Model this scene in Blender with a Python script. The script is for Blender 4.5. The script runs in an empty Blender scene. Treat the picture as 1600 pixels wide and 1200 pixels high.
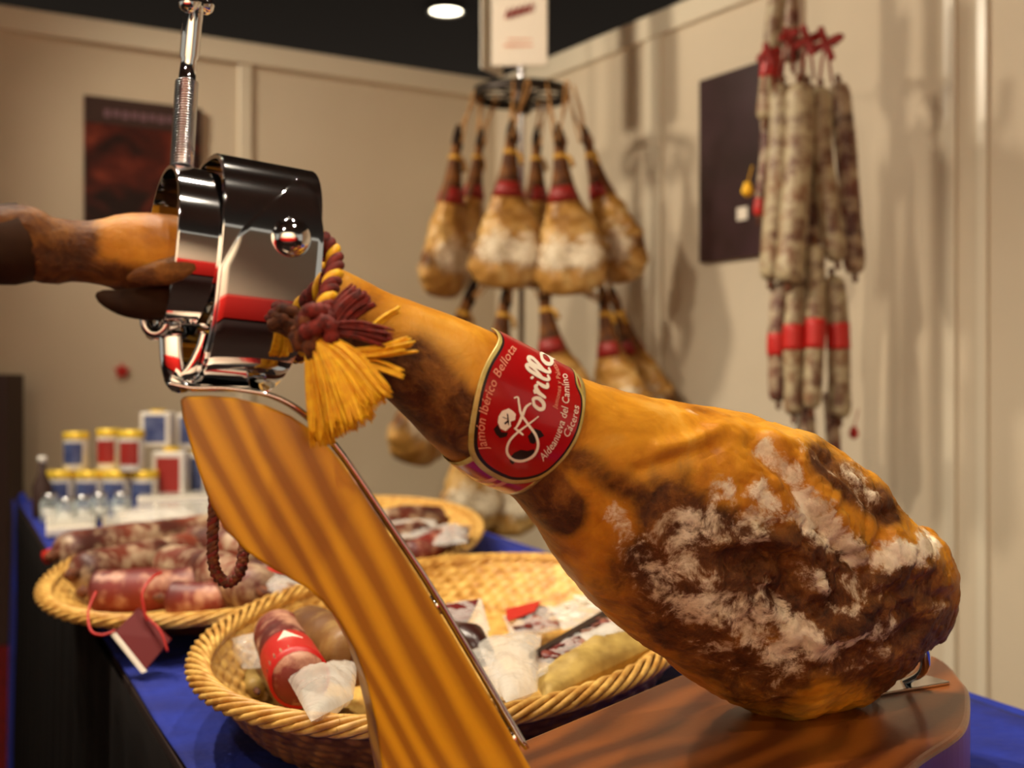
import bpy, math, random
import numpy as np
from mathutils import Vector, Matrix, noise
random.seed(7)
sc = bpy.context.scene
COL = sc.collection
ZC = 1.25                      # eye height
F = 1900.0                     # focal length in pixels of a 1600 px wide frame

# ------------------------------------------------------------------ camera, world, lights
cam_d = bpy.data.cameras.new('camera'); cam = bpy.data.objects.new('camera', cam_d); COL.objects.link(cam)
cam.location = (0, 0, ZC); cam.rotation_euler = (math.pi/2, 0, 0)
cam_d.sensor_width = 36; cam_d.lens = 36*F/1600; cam_d.clip_start = .02; cam_d.clip_end = 60
cam_d.dof.use_dof = True; cam_d.dof.focus_distance = .86; cam_d.dof.aperture_fstop = 6.0
sc.camera = cam
w = bpy.data.worlds.new('hall'); sc.world = w; w.use_nodes = True
w.node_tree.nodes['Background'].inputs[0].default_value = (.95, .86, .70, 1)
w.node_tree.nodes['Background'].inputs[1].default_value = .42
sc.view_settings.view_transform = 'Standard'; sc.view_settings.look = 'None'
sc.view_settings.gamma = 1; sc.view_settings.use_curve_mapping = False
sc.view_settings.exposure = 0.0
WARM = (1, .87, .69)
# halogen spots of the stand: position (relative to the eye height), aim, watts, radius; the last four are added fill
SPOTS = [((-1.85, 3.10, 1.62), (.6, 3.9, -.1), 150, .12),
         ((-1.55, 2.10, 1.62), (.7, 3.1, -.2), 105, .12),
         ((-1.10, 1.55, 1.62), (-.35, 2.0, -.3), 125, .025),
         ((-.55, 1.25, 1.55), (-.05, 1.4, -.3), 62, .025),
         ((.10, 1.05, 1.50), (.1, .95, -.2), 52, .025),
         ((.55, .15, 1.45), (.10, .85, -.15), 36, .025),  # added fill from the front right
         ((-.75, -.75, 1.35), (-.05, .75, -.1), 46, .025),  # added fill from the front left for the post face
         ((-1.3, -.9, 1.6), (-.9, -3.0, .1), 720, .03), ((1.2, -.9, 1.6), (.9, -3.0, .1), 720, .03)]  # added pair brightening the opposite wall for the chrome reflection

# ------------------------------------------------------------------ helpers
def P(px, py, Y): return Vector(((px-800)/F*Y, Y, ZC-(py-600)/F*Y))
def G(px, py, h):
    Y = h*F/(py-600); return Vector(((px-800)/F*Y, Y, ZC-h))
LOC = {}
def link(o, parent=None):
    COL.objects.link(o)
    if parent: o.parent = parent
    return o
def thing(name, label, cat, loc=(0, 0, 0), group=None):
    o = bpy.data.objects.new(name, None); o.location = loc; o.empty_display_size = .02
    link(o); o['label'] = label; o['category'] = cat
    if group: o['group'] = group
    LOC[o.name] = Vector(loc); return o
def tag(o, label, cat, group=None, kind=None):
    o['label'] = label; o['category'] = cat
    if group: o['group'] = group
    if kind: o['kind'] = kind
    return o
def base(o):
    v = Vector((0, 0, 0))
    while o: v = v+LOC.get(o.name, Vector((0, 0, 0))); o = o.parent
    return v
class MB:
    def __init__(s): s.v = []; s.f = []; s.m = []
    def add(s, vs, fs, mi=0):
        n = len(s.v); s.v += [tuple(v) for v in vs]; s.f += [tuple(i+n for i in f) for f in fs]; s.m += [mi]*len(fs)
    def tube(s, pts, r, n=10, flat=1.0, mi=0, cap=True, up=None):
        pts = [Vector(p) for p in pts]; N = len(pts)
        if not hasattr(r, '__len__'): r = [r]*N
        t0 = (pts[1]-pts[0]).normalized()
        u = Vector(up) if up else (Vector((0, 0, 1)) if abs(t0.z) < .9 else Vector((1, 0, 0)))
        vs = []; u = (u-t0*u.dot(t0)).normalized()
        for i, p in enumerate(pts):
            t = (pts[min(i+1, N-1)]-pts[max(i-1, 0)]).normalized()
            u = (u-t*u.dot(t)).normalized(); w_ = t.cross(u)
            for k in range(n):
                a = 2*math.pi*k/n
                vs.append(p+u*math.cos(a)*r[i]+w_*math.sin(a)*r[i]*flat)
        fs = []
        for i in range(N-1):
            for k in range(n):
                k2 = (k+1) % n
                fs.append((i*n+k, i*n+k2, (i+1)*n+k2, (i+1)*n+k))
        if cap: fs += [tuple(range(n-1, -1, -1)), tuple(range((N-1)*n, N*n))]
        s.add(vs, fs, mi)
    def box(s, lo, hi, R=None, c=None, mi=0):
        vs = [Vector((x, y, z)) for x in (lo[0], hi[0]) for y in (lo[1], hi[1]) for z in (lo[2], hi[2])]
        if R: vs = [R @ v for v in vs]
        if c is not None: vs = [v+Vector(c) for v in vs]
        s.add(vs, [(0, 1, 3, 2), (4, 6, 7, 5), (0, 4, 5, 1), (2, 3, 7, 6), (0, 2, 6, 4), (1, 5, 7, 3)], mi)
    def prism(s, poly, d, mi=0):          # poly: 3-D points, extruded by vector d
        n = len(poly); d = Vector(d); poly = [Vector(p) for p in poly]
        s.add(poly+[p+d for p in poly], [tuple(range(n-1, -1, -1)), tuple(range(n, 2*n))] +
              [(i, (i+1) % n, n+(i+1) % n, n+i) for i in range(n)], mi)
    def lathe(s, prof, n=28, c=(0, 0, 0), R=None, mi=0, sx=1, sy=1, caps=True):
        vs = []
        for r, z in prof:
            for k in range(n):
                a = 2*math.pi*k/n; v = Vector((r*math.cos(a)*sx, r*math.sin(a)*sy, z))
                if R: v = R @ v
                vs.append(v+Vector(c))
        fs = [(i*n+k, i*n+(k+1) % n, (i+1)*n+(k+1) % n, (i+1)*n+k) for i in range(len(prof)-1) for k in range(n)]
        if caps and prof[0][0] > 1e-6: fs.append(tuple(range(n-1, -1, -1)))
        if caps and prof[-1][0] > 1e-6: fs.append(tuple(range((len(prof)-1)*n, len(prof)*n)))
        s.add(vs, fs, mi)
    def grid(s, rows, mi=0, wrap=False):  # rows: list of lists of points
        n = len(rows[0]); vs = [p for r in rows for p in r]; fs = []
        for i in range(len(rows)-1):
            for k in range(n if wrap else n-1):
                k2 = (k+1) % n; fs.append((i*n+k, i*n+k2, (i+1)*n+k2, (i+1)*n+k))
        s.add(vs, fs, mi)
    def build(s, name, mats, parent=None, smooth=True, bevel=0, solid=0, auto=None):
        b = base(parent) if parent else Vector((0, 0, 0))
        me = bpy.data.meshes.new(name)
        me.from_pydata([(v[0]-b.x, v[1]-b.y, v[2]-b.z) for v in s.v], [], s.f)
        for m in (mats if isinstance(mats, (list, tuple)) else [mats]): me.materials.append(m)
        me.polygons.foreach_set('material_index', s.m)
        me.polygons.foreach_set('use_smooth', [smooth]*len(s.f))
        me.validate(); me.update()
        if smooth and auto: me.set_sharp_from_angle(angle=math.radians(auto))
        o = bpy.data.objects.new(name, me); link(o, parent)
        if solid:
            m_ = o.modifiers.new('solid', 'SOLIDIFY'); m_.thickness = solid; m_.offset = 0
        if bevel:
            m_ = o.modifiers.new('bevel', 'BEVEL'); m_.width = bevel; m_.segments = 3; m_.limit_method = 'ANGLE'; m_.angle_limit = .6
            if not smooth: m_.harden_normals = False
        return o
def catmull(pts, n, closed=False):
    pts = [np.array(p, float) for p in pts]; N = len(pts); out = []
    segs = N if closed else N-1
    for i in range(segs):
        if closed: p0, p1, p2, p3 = pts[(i-1) % N], pts[i], pts[(i+1) % N], pts[(i+2) % N]
        else: p0, p1, p2, p3 = pts[max(i-1, 0)], pts[i], pts[i+1], pts[min(i+2, N-1)]
        for k in range(n):
            t = k/n
            out.append(.5*((2*p1)+(-p0+p2)*t+(2*p0-5*p1+4*p2-p3)*t*t+(-p0+3*p1-3*p2+p3)*t**3))
    if not closed: out.append(pts[-1])
    return out
def copy_tree(o, parent=None):
    c = o.copy(); COL.objects.link(c)
    if parent: c.parent = parent
    for ch in list(o.children): copy_tree(ch, c)
    return c

# ------------------------------------------------------------------ materials
def srgb(r, g, b):
    f = lambda c: (c/255/12.92) if c/255 <= .04045 else ((c/255+.055)/1.055)**2.4
    return (f(r), f(g), f(b), 1)
def newmat(name):
    m = bpy.data.materials.new(name); m.use_nodes = True; nt = m.node_tree
    return m, nt, nt.nodes['Principled BSDF']
def nd(nt, t, **k):
    n = nt.nodes.new(t)
    for a, b in k.items(): setattr(n, a, b)
    return n
def ramp(nt, src, stops):
    r = nd(nt, 'ShaderNodeValToRGB'); e = r.color_ramp.elements
    while len(e) < len(stops): e.new(.5)
    for i, (p, c) in enumerate(stops): e[i].position = p; e[i].color = c
    nt.links.new(src, r.inputs[0]); return r
def noisen(nt, scale, detail=4, rough=.55, dist=0, vec=None, stretch=None):
    n = nd(nt, 'ShaderNodeTexNoise'); n.inputs['Scale'].default_value = scale; n.inputs['Detail'].default_value = detail
    n.inputs['Roughness'].default_value = rough; n.inputs['Distortion'].default_value = dist
    tc = nd(nt, 'ShaderNodeTexCoord'); v = tc.outputs['Object']
    if stretch:
        mp = nd(nt, 'ShaderNodeMapping'); mp.inputs['Scale'].default_value = stretch; nt.links.new(v, mp.inputs[0]); v = mp.outputs[0]
    nt.links.new(vec or v, n.inputs['Vector']); return n
def bump(nt, b, src, strength, dist=.002):
    n = nd(nt, 'ShaderNodeBump'); n.inputs['Strength'].default_value = strength; n.inputs['Distance'].default_value = dist
    nt.links.new(src, n.inputs['Height']); nt.links.new(n.outputs[0], b.inputs['Normal']); return n
def pbr(name, c, rough=.5, metal=0, c2=None, scale=20, bmp=0, bdist=.002, coat=0, detail=4, stops=(.35, .65), stretch=None, spec=.5, trans=0):
    m, nt, b = newmat(name)
    b.inputs['Base Color'].default_value = c; b.inputs['Roughness'].default_value = rough; b.inputs['Metallic'].default_value = metal
    b.inputs['Coat Weight'].default_value = coat; b.inputs['Coat Roughness'].default_value = .1; b.inputs['Specular IOR Level'].default_value = spec
    b.inputs['Transmission Weight'].default_value = trans
    if c2 or bmp:
        n = noisen(nt, scale, detail, stretch=stretch)
        if c2:
            r = ramp(nt, n.outputs[0], [(stops[0], c), (stops[1], c2)]); nt.links.new(r.outputs[0], b.inputs['Base Color'])
        if bmp: bump(nt, b, n.outputs[0], bmp, bdist)
    return m
def emis(name, c, s):
    m, nt, b = newmat(name); b.inputs['Base Color'].default_value = c
    b.inputs['Emission Color'].default_value = c; b.inputs['Emission Strength'].default_value = s; return m
def clear(name, tint, op=.35, rough=.12):
    m, nt, b = newmat(name); b.inputs['Base Color'].default_value = tint; b.inputs['Roughness'].default_value = rough
    b.inputs['Specular IOR Level'].default_value = .8
    t = nd(nt, 'ShaderNodeBsdfTransparent'); mx = nd(nt, 'ShaderNodeMixShader')
    lw = nd(nt, 'ShaderNodeLayerWeight'); lw.inputs[0].default_value = .4
    mr = nd(nt, 'ShaderNodeMapRange'); mr.inputs[3].default_value = op; mr.inputs[4].default_value = min(1, op+.5)
    nt.links.new(lw.outputs['Facing'], mr.inputs[0]); nt.links.new(mr.outputs[0], mx.inputs[0])
    nt.links.new(t.outputs[0], mx.inputs[1]); nt.links.new(b.outputs[0], mx.inputs[2])
    nt.links.new(mx.outputs[0], nt.nodes['Material Output'].inputs[0])
    n = noisen(nt, 60, 3); bump(nt, b, n.outputs[0], .4, .003); return m
def wood(name, light, dark, rot, scale, rough=.35, coat=.3, dist=2.5, wscale=1.0):
    m, nt, b = newmat(name); tc = nd(nt, 'ShaderNodeTexCoord'); mp = nd(nt, 'ShaderNodeMapping')
    m0 = nd(nt, 'ShaderNodeMapping'); m0.inputs['Rotation'].default_value = rot; mp.inputs['Scale'].default_value = (1, .5, .16)
    nt.links.new(tc.outputs['Object'], m0.inputs[0]); nt.links.new(m0.outputs[0], mp.inputs[0])
    wv = nd(nt, 'ShaderNodeTexWave', wave_type='BANDS', bands_direction='X'); wv.inputs['Scale'].default_value = scale
    wv.inputs['Distortion'].default_value = dist; wv.inputs['Detail'].default_value = 2; wv.inputs['Detail Scale'].default_value = wscale
    nt.links.new(mp.outputs[0], wv.inputs[0])
    n = noisen(nt, 260, 3, vec=mp.outputs[0]); mxn = nd(nt, 'ShaderNodeMath', operation='MULTIPLY_ADD')
    nt.links.new(n.outputs[0], mxn.inputs[0]); mxn.inputs[1].default_value = .22; nt.links.new(wv.outputs['Fac'], mxn.inputs[2])
    r = ramp(nt, mxn.outputs[0], [(.15, light), (.62, tuple((a+c)/2 for a, c in zip(light, dark))), (1.0, dark)])
    nt.links.new(r.outputs[0], b.inputs['Base Color'])
    b.inputs['Roughness'].default_value = rough; b.inputs['Coat Weight'].default_value = coat; b.inputs['Coat Roughness'].default_value = .15
    bump(nt, b, n.outputs[0], .15, .0006); return m

M = {}
M['wall'] = pbr('wall_panel', srgb(205, 190, 165), .6, c2=srgb(198, 182, 156), scale=1.5, spec=.3)
M['rail'] = pbr('rail', srgb(214, 202, 178), .3, spec=.5)
M['ceiling'] = pbr('dark_ceiling', srgb(40, 25, 18), .9)
M['carpet'] = pbr('red_carpet', srgb(120, 12, 8), .95, c2=srgb(90, 8, 6), scale=80)
M['chrome'] = pbr('chrome', (.86, .87, .89, 1), .055, 1)
M['steel'] = pbr('steel', (.62, .62, .63, 1), .25, 1, c2=(.5, .5, .52, 1), scale=60)
M['darkmetal'] = pbr('dark_metal', srgb(60, 52, 46), .4, .7)
M['blue'] = pbr('blue_cloth', srgb(14, 38, 145), .85, c2=srgb(8, 24, 112), scale=11, bmp=.8, bdist=.015)
M['black'] = pbr('skirt_shade_plinth_black', srgb(13, 8, 6), .95, spec=.1, c2=srgb(9, 6, 5), scale=10)  # near-black puts the skirt's shade into its colour; the plinth shares it
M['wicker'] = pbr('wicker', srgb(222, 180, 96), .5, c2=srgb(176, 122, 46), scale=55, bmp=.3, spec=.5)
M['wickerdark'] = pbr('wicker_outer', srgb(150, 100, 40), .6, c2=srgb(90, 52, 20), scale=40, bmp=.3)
M['red'] = pbr('label_red', srgb(176, 14, 16), .28, coat=.4, c2=srgb(160, 10, 14), scale=14)
M['gold'] = pbr('label_gold', srgb(214, 196, 120), .35, .25, c2=srgb(190, 165, 80), scale=90)
M['ink'] = pbr('label_ink', srgb(30, 14, 10), .4)
M['white'] = pbr('label_white', srgb(238, 226, 206), .45)
M['pinkink'] = pbr('label_pink', srgb(226, 150, 120), .45)
M['yellowcord'] = pbr('yellow_cord', srgb(250, 200, 24), .6, c2=srgb(232, 164, 12), scale=200, bmp=.4, bdist=.001)
M['tie'] = pbr('yellow_tie', srgb(196, 144, 44), .7)
M['redcord'] = pbr('red_cord', srgb(128, 30, 14), .8, c2=srgb(78, 18, 8), scale=260, bmp=.5, bdist=.001)
M['browncord'] = pbr('brown_cord', srgb(120, 62, 18), .8, c2=srgb(62, 26, 12), scale=200)
M['string'] = pbr('string', srgb(170, 120, 60), .8)
M['redplastic'] = pbr('red_plastic', srgb(184, 26, 18), .45)
M['clear'] = clear('clear_film', srgb(235, 232, 225), .10, .08)
M['milky'] = clear('milky_film', srgb(228, 222, 210), .24, .12)
M['hoof'] = pbr('hoof', srgb(56, 34, 18), .75, spec=.15, c2=srgb(30, 18, 12), scale=25, bmp=.4)
M['post'] = wood('post_wood', srgb(218, 156, 16), srgb(158, 100, 8), (0, math.radians(27), 0), 22, .38, .25, 5.5, 1.0)
M['board'] = wood('board_wood', srgb(132, 68, 18), srgb(84, 36, 9), (0, 0, math.radians(34)), 8, .32, .35, 7, 1.2)
M['yellowlid'] = pbr('yellow_lid', srgb(226, 190, 60), .35, .3)
M['tin'] = pbr('tin_white', srgb(210, 205, 196), .3)
M['bluelabel'] = pbr('blue_label', srgb(38, 50, 100), .4, c2=srgb(80, 92, 130), scale=30)
M['redlabel'] = pbr('red_label', srgb(140, 26, 18), .5)
M['glass'] = clear('jar_glass', srgb(210, 225, 225), .18, .03)
M['paper'] = pbr('white_paper', srgb(232, 224, 206), .6)
M['darkred'] = pbr('dark_red_card', srgb(92, 12, 12), .6, spec=.2)
M['brownbox'] = pbr('brown_panel', srgb(52, 28, 18), .7)
M['beige'] = pbr('beige_wrap', srgb(190, 160, 84), .55, c2=srgb(140, 110, 50), scale=30, bmp=.4)

def sausage_mat(name, meat, dark, mold, amt):
    m, nt, b = newmat(name)
    n = noisen(nt, 28, 6, .6); n2 = noisen(nt, 9, 3)
    a = ramp(nt, n2.outputs[0], [(.35, dark), (.65, meat)])
    mk = nd(nt, 'ShaderNodeMath', operation='MULTIPLY'); nt.links.new(n.outputs[0], mk.inputs[0]); mk.inputs[1].default_value = 1
    mr = ramp(nt, mk.outputs[0], [(max(.02, .62-amt*.3), (0, 0, 0, 1)), (min(.98, .78-amt*.3), (1, 1, 1, 1))])
    mx = nd(nt, 'ShaderNodeMix', data_type='RGBA'); nt.links.new(mr.outputs[0], mx.inputs['Factor'])
    nt.links.new(a.outputs[0], mx.inputs[6]); mx.inputs[7].default_value = mold; nt.links.new(mx.outputs[2], b.inputs['Base Color'])
    b.inputs['Roughness'].default_value = .5; bump(nt, b, n.outputs[0], .5, .003); return m
M['salami'] = sausage_mat('salami', srgb(116, 48, 28), srgb(62, 24, 16), srgb(172, 148, 120), .50)
M['salamired'] = sausage_mat('salami_red', srgb(130, 34, 22), srgb(70, 14, 12), srgb(190, 140, 112), .45)
M['moldy'] = sausage_mat('moldy_sausage', srgb(140, 104, 70), srgb(92, 58, 40), srgb(172, 156, 122), .72)
M['brownsal'] = sausage_mat('brown_salami', srgb(126, 84, 34), srgb(90, 52, 20), srgb(150, 116, 60), .4)
M['lomo'] = sausage_mat('hung_loin', srgb(120, 66, 46), srgb(70, 34, 26), srgb(176, 156, 126), .6)

def ham_mat(name, front):
    m, nt, b = newmat(name)
    n1 = noisen(nt, 16 if front else 9, 8, .6, .6); n2 = noisen(nt, 55, 8, .65, .4)
    n3 = noisen(nt, 42 if front else 20, 10, .72, .35)
    skin = ramp(nt, n1.outputs[0], ([(.28, srgb(132, 76, 14)), (.42, srgb(186, 118, 22)), (.55, srgb(212, 146, 36)), (.75, srgb(226, 176, 84))] if front else [(.3, srgb(120, 78, 28)), (.45, srgb(176, 128, 60)), (.6, srgb(206, 168, 104)), (.8, srgb(196, 174, 132))]))
    brown = ramp(nt, n3.outputs[0], [(.32, srgb(48, 24, 8)), (.48, srgb(96, 54, 18)), (.66, srgb(150, 96, 34))])
    def attr(nm): a = nd(nt, 'ShaderNodeAttribute', attribute_name=nm); return a.outputs['Fac']
    def mixc(f, a, c):
        x = nd(nt, 'ShaderNodeMix', data_type='RGBA'); nt.links.new(f, x.inputs['Factor'])
        for s_, v in ((6, a), (7, c)):
            if isinstance(v, tuple): x.inputs[s_].default_value = v
            else: nt.links.new(v, x.inputs[s_])
        return x.outputs[2]
    def thr(at, nz, k, lo, hi):      # attribute + (noise-.5)*k thresholded
        a = nd(nt, 'ShaderNodeMath', operation='MULTIPLY_ADD'); nt.links.new(nz, a.inputs[0]); a.inputs[1].default_value = k; nt.links.new(at, a.inputs[2])
        r = nd(nt, 'ShaderNodeMapRange', interpolation_type='SMOOTHSTEP'); nt.links.new(a.outputs[0], r.inputs[0])
        r.inputs[1].default_value = lo+k/2; r.inputs[2].default_value = hi+k/2; return r.outputs[0]
    c = mixc(thr(attr('brown'), n1.outputs[0], 1.5, .2, .62), skin.outputs[0], brown.outputs[0])
    moldc = ramp(nt, n2.outputs[0], [(.3, srgb(188, 166, 130)), (.6, srgb(240, 226, 198))])
    mf_ = nd(nt, 'ShaderNodeMath', operation='MULTIPLY'); gt = nd(nt, 'ShaderNodeMapRange', interpolation_type='SMOOTHSTEP')
    nt.links.new(attr('mold'), gt.inputs[0]); gt.inputs[1].default_value = .06; gt.inputs[2].default_value = .3
    nt.links.new(thr(attr('mold'), n3.outputs[0], 3.4, .40, .95), mf_.inputs[0]); nt.links.new(gt.outputs[0], mf_.inputs[1]); mold_f = mf_.outputs[0]
    c = mixc(mold_f, c, moldc.outputs[0])
    nt.links.new(c, b.inputs['Base Color'])
    rr = nd(nt, 'ShaderNodeMapRange'); nt.links.new(mold_f, rr.inputs[0]); rr.inputs[3].default_value = .36; rr.inputs[4].default_value = .75
    ra = nd(nt, 'ShaderNodeMath', operation='MULTIPLY_ADD'); nt.links.new(attr('brown'), ra.inputs[0]); ra.inputs[1].default_value = .22; nt.links.new(rr.outputs[0], ra.inputs[2])
    nt.links.new(ra.outputs[0], b.inputs['Roughness']); b.inputs['Specular IOR Level'].default_value = .26
    b.inputs['Subsurface Weight'].default_value = .06 if front else 0; b.inputs['Subsurface Radius'].default_value = (.01, .004, .001)
    ad = nd(nt, 'ShaderNodeMath', operation='MULTIPLY_ADD'); nt.links.new(n2.outputs[0], ad.inputs[0]); ad.inputs[1].default_value = .5; nt.links.new(n3.outputs[0], ad.inputs[2])
    am = nd(nt, 'ShaderNodeMath', operation='MULTIPLY'); nt.links.new(ad.outputs[0], am.inputs[0])
    rg = nd(nt, 'ShaderNodeMath', operation='MULTIPLY_ADD'); nt.links.new(attr('brown'), rg.inputs[0]); rg.inputs[1].default_value = .8; rg.inputs[2].default_value = .15
    nt.links.new(rg.outputs[0], am.inputs[1])
    bump(nt, b, am.outputs[0], .9, .0055); return m
M['ham'] = ham_mat('ham_skin', True); M['hamfar'] = ham_mat('ham_skin_hung', False)

# ------------------------------------------------------------------ the stand: walls, floor, ceiling
CX, CY = (775-800)/F*5.0, 5.0
DL = Vector((-.85, -.525, 0)).normalized(); DR = Vector((.52, -.854, 0)).normalized()
C0 = Vector((CX, CY, 0)); WH = ZC+1.229
NL = Vector((-DL.y, DL.x, 0)); NL = NL if NL.dot(Vector((0, -1, 0))) > 0 else -NL     # towards the room
NR = Vector((-DR.y, DR.x, 0)); NR = NR if NR.dot(Vector((-1, 0, 0))) > 0 else -NR
def wt(D, px):             # distance from the corner along wall D of the picture column px
    k = (px-800)/F; return (k*CY-CX)/(D.x-k*D.y)
def wallbox(mb, D, N, t0, t1, z0, z1, d0, d1, mi=0):
    a = C0+D*t0; b_ = C0+D*t1
    vs = [p+N*d+Vector((0, 0, z)) for p in (a, b_) for d in (d0, d1) for z in (z0, z1)]
    mb.add(vs, [(0, 1, 3, 2), (4, 6, 7, 5), (0, 4, 5, 1), (2, 3, 7, 6), (0, 2, 6, 4), (1, 5, 7, 3)], mi)
def struct(mb, name, mt, **k):
    o = mb.build(name, mt, **k); o['kind'] = 'structure'; return o
a = MB(); wallbox(a, DL, NL, -.06, 5.2, 0, WH-.01, -.06, 0); struct(a, 'wall_left', M['wall'], smooth=False)
a = MB(); wallbox(a, DR, NR, 0, 5.8, 0, WH-.01, -.06, 0); struct(a, 'wall_right', M['wall'], smooth=False)
a = MB(); wallbox(a, DL, NL, 0, 5.2, WH-.065, WH+.015, -.075, .02); struct(a, 'trim_1', M['rail'], smooth=False, bevel=.006)
a = MB(); wallbox(a, DR, NR, 0, 5.8, WH-.065, WH+.015, -.075, .02); struct(a, 'trim_2', M['rail'], smooth=False, bevel=.006)
k = 3
for D, N, px0, px1 in ((DL, NL, 372, 392), (DR, NR, 1012, 1036), (DR, NR, 1478, 1496), (DR, NR, 1530, 1546)):
    a = MB(); wallbox(a, D, N, wt(D, px0), wt(D, px1), 0, WH-.066, 0, .012); struct(a, 'trim_%d' % k, M['rail'], smooth=False, bevel=.003); k += 1
a = MB(); a.box((-7, -5, -.05), (5, 11, 0)); struct(a, 'floor', pbr('floor_carpet', srgb(44, 26, 20), .95, c2=srgb(34, 20, 16), scale=60), smooth=False)
a = MB(); a.box((-9, -5, ZC+2.5), (9, 14, ZC+2.55)); struct(a, 'ceiling', M['ceiling'], smooth=False)
# the stand across the aisle, seen only in the chrome
a = MB(); a.box((-4, -3.1, 1.0), (4, -3.0, 2.75)); o = struct(a, 'wall_back', M['wall'], smooth=False)
a = MB(); a.box((-4, -2.98, .14), (4, -2.1, 1.0)); o = a.build('red_counter', M['redplastic'], smooth=False, bevel=.01)
tag(o, 'red counter across the aisle, mirrored as a red band in the clamp', 'counter')
a = MB(); a.box((-4, -2.9, 0), (4, -2.15, .138)); a.build('counter_plinth', M['black'], o, smooth=False)

# halogen spots of the stand, then four added fill lamps
lampm = emis('lamp_glow', (1, .86, .62, 1), 60)
AIMS = ['the hams in the corner', 'the hanging sausages', 'the left basket', 'the near basket', 'the big ham from above', 'the label of the big ham, added as front fill', 'the wooden post, added as front fill', 'the far counter, left end, added to brighten its reflection', 'the far counter, right end, added to brighten its reflection']
for i, (p, aim, wt_, r) in enumerate(SPOTS):
    pos = Vector((p[0], p[1], ZC+p[2])); tgt = Vector((aim[0], aim[1], ZC+aim[2])); d = (tgt-pos).normalized()
    t = thing('spot_lamp', 'halogen spot lamp above the stand aimed at '+AIMS[i], 'lamp', pos, 'halogen spots above the stand')
    R = d.to_track_quat('-Z', 'Y').to_matrix()
    a = MB(); a.lathe([(.02, .09), (.045, .08), (.05, .0), (.047, -.02), (.043, -.018), (.044, .0), (.03, .05), (.001, .055)], 24, pos, R)
    a.build('housing', M['darkmetal'], t)
    a = MB(); a.tube([pos+R @ Vector((0, 0, .09)), pos+Vector((0, 0, .25)), pos+Vector((0, 0, 2.5-p[2]))], .006, 8); a.build('stem', M['darkmetal'], t)
    ld = bpy.data.lights.new('spot_light', 'SPOT'); ld.energy = wt_; ld.color = WARM; ld.shadow_soft_size = r
    ld.spot_size = math.radians(100); ld.spot_blend = .6
    lo = bpy.data.objects.new('spot_light', ld); link(lo, t); lo.location = d*.03; lo.rotation_euler = R.to_euler()
# ceiling lamp far in the hall
q = P(697, 12, 8.07); t = thing('ceiling_lamp', 'round glowing ceiling lamp in the dark ceiling above the corner', 'lamp', q)
a = MB(); a.lathe([(.001, 0), (.105, 0), (.105, .01)], 32, q-Vector((0, 0, .02))); a.build('glowing_disc', emis('ceiling_lamp_glow', (1, .9, .66, 1), 9), t)
a = MB(); a.lathe([(.107, -.02), (.125, -.02), (.125, .02), (.107, .02), (.107, -.02)], 32, q-Vector((0, 0, .01)), caps=False); a.build('rim', M['darkmetal'], t)

# posters
def poster(D, N, px0, px1, z0, z1, label, name, maker):
    a = MB(); wallbox(a, D, N, wt(D, px0), wt(D, px1), z0, z1, .002, .02)
    c = C0+D*wt(D, (px0+px1)/2); t = thing(name, label, 'poster', (c.x, c.y, z0))
    a.build('panel', maker, t, smooth=False)
    return t
def poster_mat(name, dark, mid, light, sc_, stretch=None):
    m, nt, b = newmat(name); n = noisen(nt, sc_, 3, .5, .8, stretch=stretch)
    r = ramp(nt, n.outputs[0], [(.40, dark), (.55, mid), (.72, light)]); nt.links.new(r.outputs[0], b.inputs['Base Color'])
    b.inputs['Roughness'].default_value = .3; return m
def zl(D, px, py):
    p = C0+D*wt(D, px); return ZC-(py-600)/F*p.y
z1 = zl(DL, 130, 150); z0 = zl(DL, 222, 400)
pm = poster_mat('poster_ham', srgb(34, 18, 14), srgb(78, 28, 18), srgb(124, 54, 36), 7)
t = poster(DL, NL, 130, 312, z0, z1, 'dark poster with reddish ham picture on the left wall', 'wall_poster', [pm])
a = MB(); wallbox(a, DL, NL, wt(DL, 130), wt(DL, 312), z1-.09, z1, .02, .022); a.build('poster_header', M['brownbox'], t, smooth=False)
a = MB(); 
for i in range(9):
    s0 = wt(DL, 160)+(wt(DL, 285)-wt(DL, 160))*i/9; s1 = wt(DL, 160)+(wt(DL, 285)-wt(DL, 160))*(i+.72)/9
    wallbox(a, DL, NL, s0, s1, z1-.068+.004*(i % 2), z1-.04, .022, .024)
a.build('poster_print', pbr('poster_print', srgb(110, 80, 86), .5), t, smooth=False)
a = MB(); c = None
pr = pbr('poster_dark', srgb(44, 24, 22), .35, c2=srgb(60, 36, 40), scale=5)
t = poster(DR, NR, 1100, 1222, zl(DR, 1108, 410), zl(DR, 1100, 128), 'dark rectangular poster on the right wall behind the hanging sausages', 'wall_poster', [pr])
a = MB(); wallbox(a, DR, NR, wt(DR, 1160), wt(DR, 1176), zl(DR, 1165, 345), zl(DR, 1165, 325), .02, .022); a.build('poster_print', M['white'], t, smooth=False)
p = C0+DL*wt(DL, 190); c = p+NL*.004+Vector((0, 0, ZC-(580-600)/F*p.y)); a = MB()
Rw = NL.to_track_quat('Z', 'Y').to_matrix(); a.lathe([(.001, .004), (.017, .004), (.02, 0), (.001, 0)], 20, c, Rw)
for q_ in range(5):
    an = q_*1.26+.3; a.tube([c+Rw @ Vector((math.cos(an)*.012, math.sin(an)*.012, .002)), c+Rw @ Vector((math.cos(an)*.03, math.sin(an)*.03, .002))], [.006, .002], 6)
tag(a.build('wall_sticker', M['redplastic']), 'small red star-shaped sticker on the left wall under the poster', 'sticker')

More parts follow.
